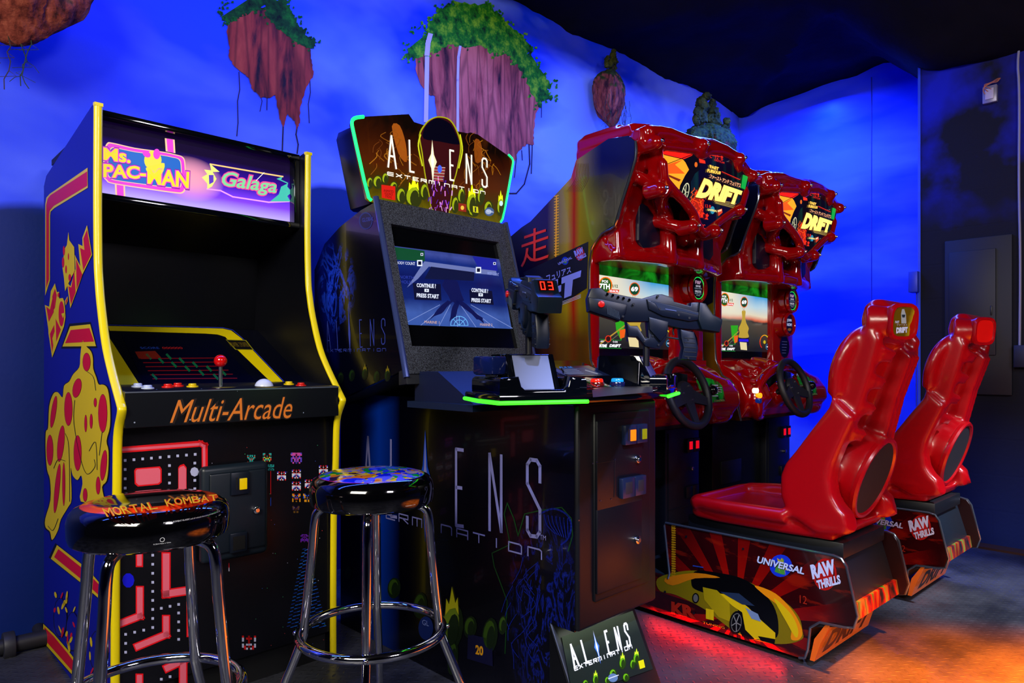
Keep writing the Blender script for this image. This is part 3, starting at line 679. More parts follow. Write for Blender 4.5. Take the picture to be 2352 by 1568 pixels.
pac = s1((135,1010),(152,1085),(170,1082),(172,1140),(203,1135),(215,1165),(222,1235),(225,1300),(212,1380),(111,1646),(80,1440),(78,1400),(48,1195),(85,1210),(100,1075)); a.poly(pac, YL2, 3)
for pl in ([(60,1208),(82,1338),(125,1255),(118,1120),(92,1235)], [(92,1442),(128,1365),(132,1420),(112,1480),(120,1540),(110,1600)], [(141,1312),(146,1508),(185,1405)], [(112,1120),(135,1055),(150,1110),(135,1220),(120,1240)]): a.poly(s1(*pl), RED, 4)
a.disc(s1((190,1270))[0], 6.5, 29, RED, 4); a.poly(s1((190,1270),(222,1260),(205,1310)), YL2, 5); a.disc(s1((165,1110))[0], 2.2, 5, RED, 4); a.poly(s1((243,1120),(245,1160),(228,1198),(220,1160)), YL2, 3); a.poly(s1((240,1135),(241,1160),(229,1185),(226,1162)), RED, 4)
a.poly(s1((258,1355),(440,1340),(496,1562),(188,1568)), BK, 1); a.poly(s1((265,1378),(437,1360),(487,1548),(200,1551)), YL2, 2); a.poly(s1((270,1410),(430,1393),(470,1508),(222,1522)), RED, 3)
blob = curve_pts([(300,185),(325,225),(358,260),(372,310),(374,380),(395,440),(412,490),(445,492),(475,525),(490,640),(490,780),(466,880),(480,950),(478,1080),(465,1160),(435,1200),(440,1300),(288,1300),(300,1180),(290,1120),(265,1152),(232,1120),(218,1070),(224,1280),(200,1340),(150,1425),(130,1500),(90,1568),(75,1510),(45,1480),(42,1420),(78,1290),(75,1150),(55,1080),(45,950),(46,820),(62,790),(70,640),(98,555),(130,545),(162,580),(172,500),(208,470),(235,420),(278,370),(285,290)], 3)
a.poly(s2(*shrink(blob, 1.01, 1.035)), BK, 1); a.poly(s2(*blob), YL2, 3)
for q in ((328,335,26,62,0),(262,515,28,66,.2),(202,660,27,115,0),(440,690,30,132,0),(266,965,26,122,0),(74,945,22,105,0),(150,900,22,125,.1),(124,1210,16,170,.1),(170,1180,9,150,0),(322,760,8,58,0),(446,1050,20,105,.1),(388,615,9,30,0),(100,680,16,110,.15),(360,745,9,50,.0),(318,1255,14,45,0),(408,1190,14,60,0)):
    a.disc(s2(q[:2])[0], q[2]/3.015+.6, q[3]/3.015+.8, BK, 4, 18, q[4]); a.disc(s2(q[:2])[0], q[2]/3.015, q[3]/3.015, RED, 5, 18, q[4])
for pl in ([(245,600),(240,760),(285,1000),(330,1110),(385,1060),(380,1010)], [(330,400),(375,440),(390,530)], [(435,820),(415,980)], [(345,950),(390,890),(400,1080)], [(180,830),(205,930),(210,1300)], [(100,1070),(130,1010),(180,1020)], [(60,1470),(95,1500),(130,1420)]): a.stroke(s2(*curve_pts(pl, 4, False)), 1.0, BK, 6)
def ybar(o_, i_): a.poly(shrink(s3(*o_), 1.06, 1.05), BK, 1); a.poly(s3(*o_), YL2, 2); a.poly(s3(*i_), RED, 3)
ybar([(165,288),(450,510),(560,640),(600,600),(643,440),(640,720),(605,800),(560,790),(390,640),(108,415)], [(178,325),(440,535),(560,660),(612,600),(630,470),(626,715),(598,768),(560,760),(395,610),(138,400)])
ybar([(38,1020),(135,1112),(265,1262),(400,1440),(340,1530),(35,1185)], [(48,1052),(130,1130),(262,1290),(380,1450),(335,1490),(48,1165)])
r = random.Random(5)
for (cx_, cy_) in ((205,960),(320,1090),(540,1270)):
    a.disc(s3((cx_-10, cy_))[0], 16, 46, BK, 4, 14); a.disc(s3((cx_-10, cy_))[0], 14.5, 44, BLU, 5, 14)
    for k in range(12):
        p = s3((cx_+r.uniform(-70, 60), cy_+r.uniform(-210, 260)))[0]; a.disc(p, r.uniform(1.5, 3), r.uniform(6, 13), mat('e8c800', .5) if k % 3 else RED, 6, 8, r.uniform(-.4, .4))
a.build('side_artwork', R)

# ================================================================ stools
def stool(name, label, cx, Y, zt, r, rot, top):
    f = Fr(((cx-CX)/FPX*Y, Y), rot); R = thing(name, f, label, 'bar stool', group=None)
    h = zt-.0; rb = .012
    MB().lathe([(0, h-.078), (r-.012, h-.078), (r-.003, h-.072), (r, h-.062), (r+.001, h-.035), (r-.002, h-.020), (r-.010, h-.009), (r-.022, h-.003)], None, 64).build('seat_side', mat('030305', .07, 0, 0, .6, .8), R)
    MB().lathe([(r-.0225, h-.003), (r-.04, h+.002), (r*.5, h+.006), (0, h+.007)], None, 64).build('seat_top', top, R)
    zr, rr = .335, r+.025
    for k in range(4):
        an = math.pi/4+k*math.pi/2; c, s = math.cos(an), math.sin(an)
        pr = [(r*.45, h-.080), (r*.70, h-.083), (r*.87, h-.095), (r*.93, h-.125), (r*.97, h-.2), (rr-.012, zr+.03), (rr-.004, zr-.02), (rr+.05, zr-.16), (rr+.11, .0)]
        lg = MB().tube([(c*q[0], s*q[0], q[1]) for q in curve_pts(pr, 6, False)], .0115, 14).build('leg', CHROME, R)
        MB().sphere((c*(rr+.012), s*(rr+.012), zr), .0065, 12).build('rivet', CHROME, lg); MB().cyl((c*(rr+.11), s*(rr+.11), .0), (c*(rr+.107), s*(rr+.107), .02), .015).build('foot_cap', BLACKM, lg)
    MB().tube([((rr)*math.cos(2*math.pi*i/64), (rr)*math.sin(2*math.pi*i/64), zr) for i in range(64)], .0115, 14, True).build('foot_ring', CHROME, R)
    return R, f
t = NT('seat_print_dark', rough=.08, coat=.6); x, y, z = t.xyz()
rad = t.math('SQRT', t.math('ADD', t.math('MULTIPLY', x, x), t.math('MULTIPLY', y, y)))
ringm = t.math('MULTIPLY', t.math('SUBTRACT', .016, t.math('ABSOLUTE', t.math('SUBTRACT', t.math('ADD', rad, t.math('MULTIPLY', t.noise(9, 4), .05)), .142))), 160, clamp=True)
t.col(t.mix(ringm, '030305', t.mix(t.noise(8, 3), 'd81808', 'ff5a18')))
S1, f1 = stool('bar_stool', 'chrome bar stool with a glossy black seat ringed in red, left of the other stool', 348, 1.42, .738, .150, 40, t.m)
a = Art(f1, (0, 0, .741), (0, 0, 1), base=.0035)
q = Z(0, 1040, 2.97)
txt = 'MORTAL KOMBAT'; P = curve_pts(q((700,405),(860,382),(1010,360),(1150,335),(1300,318),(1400,308),(1490,300)), 4, False)
L = [0]
for u, v in zip(P, P[1:]): L.append(L[-1]+math.hypot(v[0]-u[0], v[1]-u[1]))
def at(s_):
    s_ = max(0, min(1, s_))*L[-1]
    for i in range(len(P)-1):
        if L[i+1] >= s_: f = (s_-L[i])/max(L[i+1]-L[i], 1e-6); return (P[i][0]+(P[i+1][0]-P[i][0])*f, P[i][1]+(P[i+1][1]-P[i][1])*f)
    return P[-1]
n_ = len(txt)
for i, ch in enumerate(txt):
    if ch == ' ': continue
    s0, s1_ = (i+.06)/n_, (i+.94)/n_; A0, B0 = at(s0), at(s1_); sz = 1-.35*(i/n_); hgt = 15*sz+4
    sl = -3
    for kk, (mc, b_) in enumerate((('ff3010', .05), ('ffc828', .0))):
        a.text(ch, [(A0[0]+9-9*i/n_, A0[1]+hgt*.55), (B0[0]+9-9*i/n_, B0[1]+hgt*.55), (B0[0]+sl, B0[1]-hgt*.45), (A0[0]+sl, A0[1]-hgt*.45)], mat(mc, .2), 1+kk, b_)
o = a.build('seat_lettering', S1)
def rimtext(parent, fr, st, pts, m, hgt, name):
    pass
# small print on the near side of the seat, laid on the cylinder
def cyl_text(R, st, ang, z, hgt, r, wid, m, name='seat_print'):
    vs, fs = text_geo(st); mb = MB().use(m); V = [mb.b.verts.new(((r+.0012)*math.cos(ang+(u-.5)*wid/r), (r+.0012)*math.sin(ang+(u-.5)*wid/r), z+v*hgt)) for u, v in vs]
    for f in fs:
        try: mb.b.faces.new([V[i] for i in f])
        except ValueError: pass
    mb._done(0); return mb.build(name, None, R, smooth=False)
WH = mat('e8ecf4', .4)
def face_ang(f, px):     # angle on the seat that faces the eye, nudged by px
    e = f.eye; return math.atan2(e.y, e.x)+px
cyl_text(S1, 'MORTAL KOMBAT KLASSIC and all related characters and elements \u00a9 & TM', face_ang(f1, .55), .738-.022, .0032, .150, .125, WH)
cyl_text(S1, '\u00a9 2014 Made in China', face_ang(f1, .12), .738-.060, .0022, .150, .03, WH)
MB().lathe([(.0042, 0), (.0034, 0), (.0034, .0004), (.0042, .0004)], Matrix.Translation(((.151)*math.cos(face_ang(f1, .12)), (.151)*math.sin(face_ang(f1, .12)), .738-.052)) @ Matrix.Rotation(face_ang(f1, .12), 4, 'Z') @ Matrix.Rotation(math.pi/2, 4, 'Y')).build('seat_mark', WH, S1)
t = NT('seat_print_colours', rough=.1, coat=.6)
v = t.n('ShaderNodeTexVoronoi', {'Vector': t.math and t.mapping((1, 1, 1), vec=t.n('ShaderNodeVectorMath', {0: t.tc, 1: t.n('ShaderNodeTexNoise', {'Vector': t.tc, 'Scale': 14}).outputs[1]}, operation='ADD').outputs[0]), 'Scale': 8}); hv = t.xyz(v.outputs[1])[0]
x, y, z = t.xyz(); rad = t.math('SQRT', t.math('ADD', t.math('MULTIPLY', x, x), t.math('MULTIPLY', y, y)))
cc = t.ramp(hv, [(0, '1020d8'), (.16, '5860ff'), (.3, 'ff1810'), (.42, 'e8c010'), (.5, '2a1038'), (.6, 'e07818'), (.68, 'c8a888'), (.78, '10a030'), (.88, '2038e8'), (.95, '90a0f8')], 'CONSTANT')
e_ = t.math('MULTIPLY', t.math('SUBTRACT', rad, .130), 400, clamp=True); rim = t.ramp(t.math('ADD', t.math('MULTIPLY', x, 3.2), .5), [(0, 'd01030'), (.4, '4020d0'), (.6, '3018e0'), (.8, '10c020')])
t.col(t.mix(e_, cc, rim))
S2, f2 = stool('bar_stool', 'chrome bar stool with a multicoloured patterned seat, standing between the two black cabinets', 855, 1.76, .738, .156, 52, t.m)
cyl_text(S2, '\u00a9 2014 Made in China', face_ang(f2, .62), .738-.062, .0022, .156, .03, WH)

# ================================================================ twin-gun shooter cabinet
A_ = fr_at(1320, 1.83, 44.5); PW = .37
z4, z5, z6 = Z(780, 240, 3.267), Z(700, 600, 2.8), Z(1040, 780, 4.055)
NEON = mat('18ff70', .4, 0, 2.2); NEONG = mat('38ff20', .4, 0, 2.6)
PBK = mat('0c0d14', .4); LET = mat('7878b0', .4); LETW = E_('fff4e0', 1.1)
R = thing('shooting_arcade_cabinet', A_, 'black twin-gun shooting arcade cabinet with a green-edged lit sign and tall screen', 'arcade machine', loc=(0, 0, 0))
LI = [('A', -.038, .038), ('L', .175, .215), ('E', .60, .64), ('N', .785, .845), ('S', .972, 1.03)]
EX = [(g, i/12-.028, i/12+.028) for i, g in enumerate('eXTERMInaTIOn')]
def title(a, c, wd, m, lens, l=2, spike=1.12):
    a.letters(LI, c, wd, m, l)
    f = a.quad(c, l); a.mb.use(m)
    def dia(w_, lo, hi, m2, ll):
        f2 = a.quad(c, ll); a.mb.use(m2); a._tri([f2(.41-w_, .5), f2(.41-w_*.35, .72), f2(.41, hi), f2(.41+w_*.35, .72), f2(.41+w_, .5), f2(.41+w_*.35, .25), f2(.41, lo), f2(.41-w_*.35, .25)], ll)
    dia(.045, -.28, 1.2, lens, l+1); dia(.018, -.2, spike, m, l+2)
# pedestal
t = NT('side_print', rough=.22, coat=.3); x, y, z = t.xyz()
c = t.mix(t.math('MULTIPLY', t.math('SUBTRACT', 1, t.math('ABSOLUTE', t.math('DIVIDE', t.math('SUBTRACT', y, .93), .13)), clamp=True), .9), '010108', '0432a0')
v = t.math('SUBTRACT', 1, t.math('ADD', t.math('POWER', t.math('DIVIDE', t.math('SUBTRACT', y, .1), .16), 2), t.math('POWER', t.math('DIVIDE', t.math('SUBTRACT', z, .30), .34), 2)), clamp=True)
veins = t.ramp(t.noise(1, 6, t.mapping((1, 22, 9)), .6, 2.2), [(.5, '000000'), (.56, 'ffffff'), (.62, '000000')])
c = t.mix(t.math('MULTIPLY', v, veins), c, '0c1c78'); t.col(c); PRINT = t.m
SPF = [(0, .30), (0, .905), (1.2, .905), (1.2, 0), (.088, 0), (.088, .30)]
side = MB().prism(SPF, 0, -.002, .016, .001, 1).build('side_panel', PRINT, R); MB().prism(SPF, 0, PW-.016, PW, .001, 1).build('side_panel', PBK, R)
MB().box(.016, PW-.016, 1.18, 1.2, 0, .9).box(.016, PW-.016, .02, 1.18, .86, .88).build('carcass', BLACKM, R)
mb = MB().box(.0, PW, -.012, .012, .300, .912, .010, 3); fr_ = mb.build('front_panel', mat('06070d', .4), R)
a = Art(A_, (-.002, 0, 0), (-1, 0, 0))
title(a, [(845, 1178), (1225, 1231), (1225, 1056), (845, 1003)], .011, LET, mat('0a3ca8', .4), 2)
a.text('TM', [(1240,1238),(1254,1241),(1254,1230),(1240,1227)], LET, 2)
q = [(846, 1186), (1245, 1284), (1243, 1258), (846, 1168)]
a.letters(EX, [(815, 1170), (1228, 1280), (1228, 1259), (815, 1153)], .0045, LET, 2)
EG, EY = mat('2c4808', .4), mat('5c7010', .4)
def egg(a, px, py, w_, h_, m1, m2, fl=None, l=2, s=1):
    a.disc((px, py), w_, h_, m1, l, 16, .1); a.disc((px-w_*.1, py-h_*.1), w_*.72, h_*.75, m2, l+1, 14, .1); a.disc((px+w_*.1, py+h_*.1), w_*.5, h_*.66, m1, l+2, 12, .1)
    if fl: a.poly([(px-w_*.6, py-h_*.5), (px-w_*.5, py-h_*1.2), (px-w_*.25, py-h_*.95), (px, py-h_*1.7), (px+w_*.3, py-h_*1.0), (px+w_*.5, py-h_*1.25), (px+w_*.6, py-h_*.5), (px+w_*.3, py-h_*.8), (px-w_*.2, py-h_*.75)], fl, l+3)
for (x_, y_, w_, h_, fl) in ((905,1350,15,24,0),(965,1390,16,30,0),(1038,1440,26,55,mat('c8c010', .4, 0, .12)),(1080,1440,15,26,0),(1125,1460,18,42,0),(1155,1435,10,22,0),(800,1315,8,14,0),(1040,1510,12,40,0)): egg(a, x_, y_, w_, h_, mat('0c1c04', .4), EG if not fl else EY, fl)
gl = mat('0c3810', .4)
a.stroke([(1165,1155),(1180,1190),(1190,1230),(1205,1180),(1240,1172),(1290,1165),(1312,1190),(1315,1230),(1305,1265)], 2.5, gl, 1)
a.stroke([(1165,1155),(1158,1180),(1172,1250),(1130,1270),(1135,1300),(1165,1380),(1160,1500)], 2.0, gl, 1)
hb = mat('0c1c78', .3)
for k in range(7): a.stroke(curve_pts([(1250+k*9, 1182+k*1.5), (1256+k*8, 1205), (1275+k*5, 1225+k*2)], 3, False), 2, hb, 2)
a.stroke(curve_pts([(1240,1180),(1270,1168),(1300,1180),(1312,1205),(1305,1235),(1290,1250)], 4, False), 4, hb, 2)
r = random.Random(9)
for k in range(16): x_, y_ = 1205+r.uniform(-40, 38), 1280+k*13; a.stroke(curve_pts([(x_, y_), (x_+r.uniform(-30, 30), y_+30), (x_+r.uniform(-30, 10), y_+60)], 4, False), 1.4, hb, 2)
a.poly([(1075,1455),(1130,1468),(1132,1530),(1073,1512)], mat('0c0c30', .4), 3); a.text('20', [(1092,1502),(1110,1506),(1110,1484),(1092,1480)], mat('e8a010', .4), 4, .04)
a.disc((978,1442), 17, 27, mat('0c2460', .4), 3); a.text('GL', [(970,1434),(985,1438),(985,1426),(970,1422)], mat('8090c0', .4), 5)
a.build('side_artwork', side)
# coin doors on the pedestal front
fy = -.012
door = MB().box(.062, .325, fy-.008, fy+.004, .368, .884, .006, 2).build('coin_door', mat('06070c', .38), R)
def fa(px, py, v=-.02): return A_.ax(px, py, 1, v)
LV = lambda nm, p, q, y0, y1, m, par, bev=.003: (lambda a_, b_: MB().box(a_.x, b_.x, y0, y1, b_.z, a_.z, bev).build(nm, m, par))(fa(*p), fa(*q))
DB = mat('070910', .36)
upd = LV('upper_door', (1368,967), (1472,1148), fy-.014, fy-.006, DB, door); lod = LV('lower_door', (1368,1170), (1471,1326), fy-.014, fy-.006, DB, door)
sf = mat('16203a', .3)
for i, (p, q, col) in enumerate((((1424,976),(1450,1018),'ff7a10'),((1451,974),(1475,1014),'a09c10'))):
    o = LV('coin_slot', p, q, fy-.028, fy-.012, sf, upd); LV('lamp_window', (p[0]+11, p[1]+10), (q[0]-3, q[1]-8), fy-.0305, fy-.02, mat(col, .3, 0, 1.3 if i == 0 else .6), o, .001); LV('slit', (p[0]+5, p[1]+8), (p[0]+8, q[1]-8), fy-.029, fy-.02, BLACKM, o, 0)
for p, q in (((1418,1098),(1446,1138)), ((1447,1093),(1472,1132))):
    o = LV('return_cup', p, q, fy-.028, fy-.012, sf, upd); LV('cup_opening', (p[0]+6, p[1]+8), (q[0]-6, q[1]-8), fy-.0285, fy-.02, mat('1a1a22', .6), o, .001)
for p in ((1459,1053),):
    c_ = fa(*p); MB().cyl((c_.x, fy-.01, c_.z), (c_.x, fy-.022, c_.z), .012, bev=.002).cyl((c_.x, fy-.021, c_.z), (c_.x, fy-.026, c_.z), .006).build('lock', CHROME, upd)
c_ = fa(1458,1238); MB().cyl((c_.x, fy-.01, c_.z), (c_.x, fy-.022, c_.z), .012, bev=.002).cyl((c_.x, fy-.021, c_.z), (c_.x, fy-.026, c_.z), .006).build('lock', CHROME, lod)
a = Art(A_, (0, fy-.014, 0), (0, -1, 0))
a.stroke([(1413,1056),(1411,1141)], 1.4, BLACKM, 1); a.stroke([(1370,1064),(1411,1058)], 1.2, BLACKM, 1)
for p in ((1413,1055),(1380,1150),(1404,1146),(1371,1061),(1362,1064),(1330,1195)): a.disc(p, 1.6, 1.8, STEEL, 2, 8)
a.build('screws', upd)
# lit foot sign
b0, b1 = Vector((0, .06, .265)), Vector((0, -.05, .037)); bn = Vector((0, -(b0-b1).z, (b0-b1).y))
mb = MB().prism([(.088, 0), (.088, .305), (.0795, .30), (-.047, .037), (-.056, .03), (-.056, 0)], 0, -.008, .362, .008, 2); base = mb.build('foot_base', mat('0c0e12', .4), R)
MB().box(.02, .345, .020, .050, .292, .300, .002).build('foot_lamp', mat('f4ffe8', .4, 0, 2.5), base)
a = Art(A_, b0, bn, .001)
bg = [(1290,1462),(1453,1402),(1500,1536),(1316,1600)]
t = NT('foot_sign', rough=.3); x, y, z = t.xyz(); t.col('1a2420'); t.emit(t.ramp(t.n('ShaderNodeMapRange', {0: z, 1: .08, 2: .28}).outputs[0], [(0, '101410'), (.6, '1c2620'), (1, '708068')]), .35)
a.poly(bg, t.m, 0)
FW = E_('f0f4ff', 1.0)
title(a, [(1325,1530),(1445,1483),(1436,1432),(1311,1480)], .007, FW, E_('4080ff', .9), 2, 1.25)
a.letters(EX, [(1324,1538),(1449,1489),(1447,1481),(1322,1530)], .0028, FW, 2)
G1, G2, G3 = E_('204808', .5), E_('70c010', .7), E_('d8ff30', .9)
for (x_, y_, w_, h_, fl) in ((1368,1560,7,13,1),(1408,1548,9,13,0),(1430,1522,8,15,1),(1453,1525,6,12,0),(1462,1512,8,14,1),(1438,1555,8,10,0),(1395,1562,6,9,0),(1345,1570,7,10,0)): egg(a, x_, y_, w_, h_, G1, G2, G3 if fl else None, 2)
a.poly([(1466,1518),(1478,1514),(1482,1532),(1470,1536)], E_('e8e010', .8), 6); a.disc((1408,1556), 11, 10, E_('6080b0', .8), 5); a.stroke([(1398,1558),(1420,1550)], 2, E_('e0e8ff', .8), 6)
a.build('foot_sign', base)
# housing
HX0, HX1 = -.12, .49
hp = [A_.ax(px, py, 0, HX0) for px, py in ((932,845),(886,600),(864,462),(829,482),(780,521),(745,560),(722,620))]
hp = [(p.y, p.z) for p in hp]+[(1.19, 1.13), (1.19, .86), (.957, .905), (.617, .999)]
hs = MB().prism(hp, 0, HX0, HX0+.018, .001, 1).build('side_panel', PRINT.copy(), R)
sm = hs.data.materials[0]; MB().prism(hp, 0, HX1-.018, HX1, .001, 1).build('side_panel', PBK, R)
t = NT('side_print_upper', rough=.25, coat=.3); x, y, z = t.xyz()
m_ = t.math('SUBTRACT', 1, t.math('ADD', t.math('POWER', t.math('DIVIDE', t.math('SUBTRACT', y, 1.05), .16), 2), t.math('POWER', t.math('DIVIDE', t.math('SUBTRACT', z, 1.30), .17), 2)), clamp=True)
vn = t.ramp(t.noise(1, 6, t.mapping((1, 12, 7)), .6, 2.5), [(.48, '000000'), (.55, 'ffffff'), (.64, '000000')])
edge = t.n('ShaderNodeMapRange', {0: y, 1: 1.0, 2: 1.15, 3: 0, 4: .8}).outputs[0]
c = t.mix(t.math('MULTIPLY', m_, vn), '010210', '2048e0'); c = t.mix(t.math('MULTIPLY', edge, .5), c, '0418a0'); t.col(c); hs.data.materials[0] = t.m
MB().prism([(.617, .999), (.957, .905), (1.19, .86), (1.19, .875), (.96, .92), (.62, 1.014)], 0, HX0+.018, HX1-.018).build('underside', mat('2c2c28', .6), R)
MB().prism([(.80, 1.56), (1.0, 1.515), (1.17, 1.40), (1.19, .87), (1.17, .87), (1.15, 1.39), (.99, 1.50), (.80, 1.545)], 0, HX0+.018, HX1-.018).build('carcass', BLACKM, R)
a = Art(A_, (HX0, 0, 0), (-1, 0, 0)); L2 = mat('3848a8', .4)
a.letters(LI, [(756,807),(880,790),(880,732),(752,738)], .0035, L2, 1)
f = a.quad([(756,807),(880,790),(880,732),(752,738)], 1); a.mb.use(L2); a._tri([f(.39, .5), f(.41, 1.5), f(.43, .5), f(.41, -.2)], 1)
a.letters(EX, [(752,808),(882,806),(882,800),(752,802)], .0018, L2, 1)
for (x_, y_, fl) in ((782,868,0),(808,862,0),(838,858,1),(890,862,1),(865,865,0)): egg(a, x_, y_, 7, 14, mat('081408', .4), mat('16300c', .4), mat('807010', .4) if fl else None, 1)
a.disc((840,507), 16, 20, mat('1c2c70', .4), 1); a.disc((840,507), 13, 17, mat('060c30', .4), 2); a.text('GLOBAL', [(832,510),(858,506),(858,497),(832,501)], L2, 3)
a.build('side_artwork', hs)
# bezel with grey speckled frame, glass and picture
f0, f1_ = Vector((0, .605, .985)), Vector((0, .775, 1.57)); fn = Vector((0, -(f1_-f0).z, (f1_-f0).y)).normalized(); fu = (f1_-f0).normalized(); hL = (f1_-f0).length
def bp(x, v, d=0): p = f0+fu*v+fn*d; return Vector((x, p.y, p.z))
t = NT('speckled_grey', rough=.6); t.col(t.ramp(t.noise(320, 2), [(.42, '14161c'), (.62, '4c5260')])); t.bump(t.noise(300, 2), .3, .002); SPK = t.m
MX = Matrix.Translation(f0) @ Matrix(((1, 0, 0), (0, fn.y, fu.y), (0, fn.z, fu.z))).to_4x4()     # x right, y out of the face, z up the face
def lf(px, py, d=0): p = A_.hit(px, py, f0, fn, d); q = MX.inverted() @ p; return q
gTL, gBR = lf(893,517), lf(1191,802); gz0, gz1 = gBR.z, gTL.z; gx0, gx1 = gTL.x+.0, gBR.x
mb = MB(); D = .012
for (x0, x1, za, zb_) in ((HX0+.008, gx0, 0, hL), (gx1, HX1-.008, 0, hL), (gx0, gx1, 0, gz0), (gx0, gx1, gz1, hL)): mb.box(x0, x1, -.02, D, za, zb_, .0, 2, MX)
bz = mb.build('screen_frame', SPK, R)
mb = MB()
for x_ in (HX0+.002, HX1-.002): MB().tube([MX @ Vector((x_, .004, -.01)), MX @ Vector((x_, .004, hL+.01))], .0105, 10).build('edge_trim', mat('5060a0', .12, .6), R)
MB().box(gx0, gx1, -.018, -.004, gz0, gz1, 0, 2, MX).build('screen_surround', mat('05060a', .15), R)
MB().prism([(.595, .955), (.64, .95), (.64, 1.0), (.60, 1.0)], 0, HX0, HX1, .003).build('bottom_rail', mat('20222a', .4), R)
sc_ = Art(A_, f0-fn*.004, fn, .0005)
t = NT('screen_picture', rough=.15); x, y, z = t.xyz()
g = t.n('ShaderNodeMapRange', {0: z, 1: 1.08, 2: 1.46, 3: 0, 4: 1}).outputs[0]
c = t.ramp(g, [(0, '3058b0'), (.30, '4868c0'), (.42, '182c80'), (.62, '101c68'), (.80, '1c3490'), (.86, '4858b0'), (1, '0c1c58')]); t.col('02030a')
c = t.mix(t.math('MULTIPLY', t.ramp(t.noise(14, 4), [(.45, '000000'), (.7, 'ffffff')]), .3), c, '0a1450'); t.emit(c, .8)
dsp = [(899,564),(1147,595),(1175,755),(921,745)]; sc_.poly(dsp, t.m, 0)
SWH, SBK = E_('dfe8ff', 1.0), E_('060c38', .5)
sc_.poly([(900,566),(975,576),(976,600),(903,596)], E_('0c5030', .7), 1); sc_.poly([(1085,588),(1140,595),(1143,622),(1100,618)], E_('1820a0', .8), 1)
sc_.text('BODY COUNT', [(912,606),(954,609),(953,602),(911,600)], SWH, 2); sc_.text('BODY COUNT', [(1120,630),(1146,634),(1146,627),(1120,624)], E_('90a0e0'), 2)
for q in ((964,604,6,7),(1099,620,6,7),(969,584,3,3),(1136,605,3,3)): sc_.poly([(q[0]-q[2], q[1]-q[3]), (q[0]+q[2], q[1]-q[3]), (q[0]+q[2], q[1]+q[3]), (q[0]-q[2], q[1]+q[3])], SWH, 2); sc_.poly([(q[0]-q[2]*.6, q[1]-q[3]*.6), (q[0]+q[2]*.6, q[1]-q[3]*.6), (q[0]+q[2]*.6, q[1]+q[3]*.6), (q[0]-q[2]*.6, q[1]+q[3]*.6)], SBK, 3)
sc_.poly([(975,600),(1140,622),(1140,632),(1095,628),(985,612),(960,640),(935,660)], E_('8090d8', .5), 1); sc_.poly([(990,612),(1090,625),(1088,645),(975,640)], E_('0a1444', .6), 2)
sc_.poly([(948,650),(1012,652),(1014,690),(952,688)], SBK, 3); sc_.poly([(1078,665),(1130,668),(1134,700),(1080,696)], SBK, 3)
for (s_, q) in (('CONTINUE ?', [(957,659),(1001,662),(1001,652),(957,650)]), ('PRESS START', [(957,682),(1008,686),(1008,676),(957,673)]), ('CONTINUE ?', [(1083,670),(1121,673),(1121,664),(1083,661)]), ('PRESS START', [(1083,693),(1128,696),(1128,687),(1083,684)])): sc_.text(s_, q, SWH, 4, .03)
for (px, py) in ((980,667),(1104,677)): sc_.poly([(px-5,py-4),(px+5,py-3.5),(px+5,py+3.5),(px-5,py+3)], SWH, 4); sc_.text('9', [(px-2,py+2),(px+2,py+2.3),(px+2,py-2.3),(px-2,py-2.5)], SBK, 5, .03)
sc_.text('NORTH', [(918,639),(950,641),(950,634),(918,632)], E_('2838a0'), 2); sc_.text('HOLD', [(920,650),(946,652),(946,645),(920,643)], E_('2838a0'), 2)
for pl in ([(1020,640),(1050,645),(1065,690),(1050,700),(1035,690),(1015,655)], [(1045,690),(1060,690),(1108,730),(1112,742),(1095,732)], [(1025,690),(1040,692),(1012,720),(985,735)], [(1042,695),(1056,695),(1045,730),(1032,738)]): sc_.poly(jag(pl, 1.5, 4, 2), E_('081050', .8), 2)
for k in range(7): sc_.stroke([(1010+k*12, 700), (925+k*42, 745+k*1.4)], 1.2, E_('90a8f0', .6), 1)
sc_.text('MARINE 1', [(975,742),(1009,743.5),(1009,737.5),(975,736)], E_('d0a890'), 4); sc_.text('MARINE 2', [(1103,748),(1131,749),(1131,743),(1103,742)], E_('d0a890'), 4)
for k in range(13):
    a0 = math.pi+k*math.pi/12; a1 = a0+math.pi/12
    if k < 12:
        for rr_2 in (20, 12): sc_.stroke([(1055+rr_2*math.cos(a0), 747+rr_2*1.05*math.sin(a0)), (1055+rr_2*math.cos(a1), 747+rr_2*1.05*math.sin(a1))], 1.2, E_('70c0ff'), 4)
for k in range(5): a0 = math.pi*(1+k/4); sc_.stroke([(1055, 747), (1055+20*math.cos(a0), 747+21*math.sin(a0))], 1, E_('70c0ff'), 4)
sc_.build('screen', R)
# top sign
MYY = .80
po = [(814,269),(939,262),(951,280),(970,286),(1074,306),(1081,304),(1098,309),(1178,365),(1152,511),(1147,512),(853,461),(845,455),(809,285)]
t = NT('sign_backlit', rough=.2); x, y, z = t.xyz()
g = t.n('ShaderNodeMapRange', {0: z, 1: 1.58, 2: 1.86}).outputs[0]
n1 = t.noise(1, 6, t.mapping((9, 1, 5)), .65, 1)
c = t.ramp(t.math('ADD', t.math('MULTIPLY', g, .8), t.math('MULTIPLY', n1, .35)), [(.12, '7c7000'), (.3, '4a3a04'), (.55, '5c2404'), (.8, '3a1202'), (1, '0c0402')])
c = t.mix(t.ramp(t.noise(1, 3, t.mapping((6, 1, 1.4)), .5, 1.5), [(.56, '000000'), (.72, '909090')]), c, 'b85a08'); t.col('0a0502'); t.emit(c, .75)
pl = [A_.ax(px, py, 1, MYY) for px, py in po]
sg = MB().prism([(p.x, p.z) for p in pl], 1, MYY, MYY+.018).build('top_sign', t.m, R)
cxm = sum(p.x for p in pl)/len(pl)
MB().prism([(cxm+(p.x-cxm)*.93, p.z-.012) for p in pl], 1, MYY+.018, MYY+.15, .006).build('sign_box', mat('04060c', .3), sg)
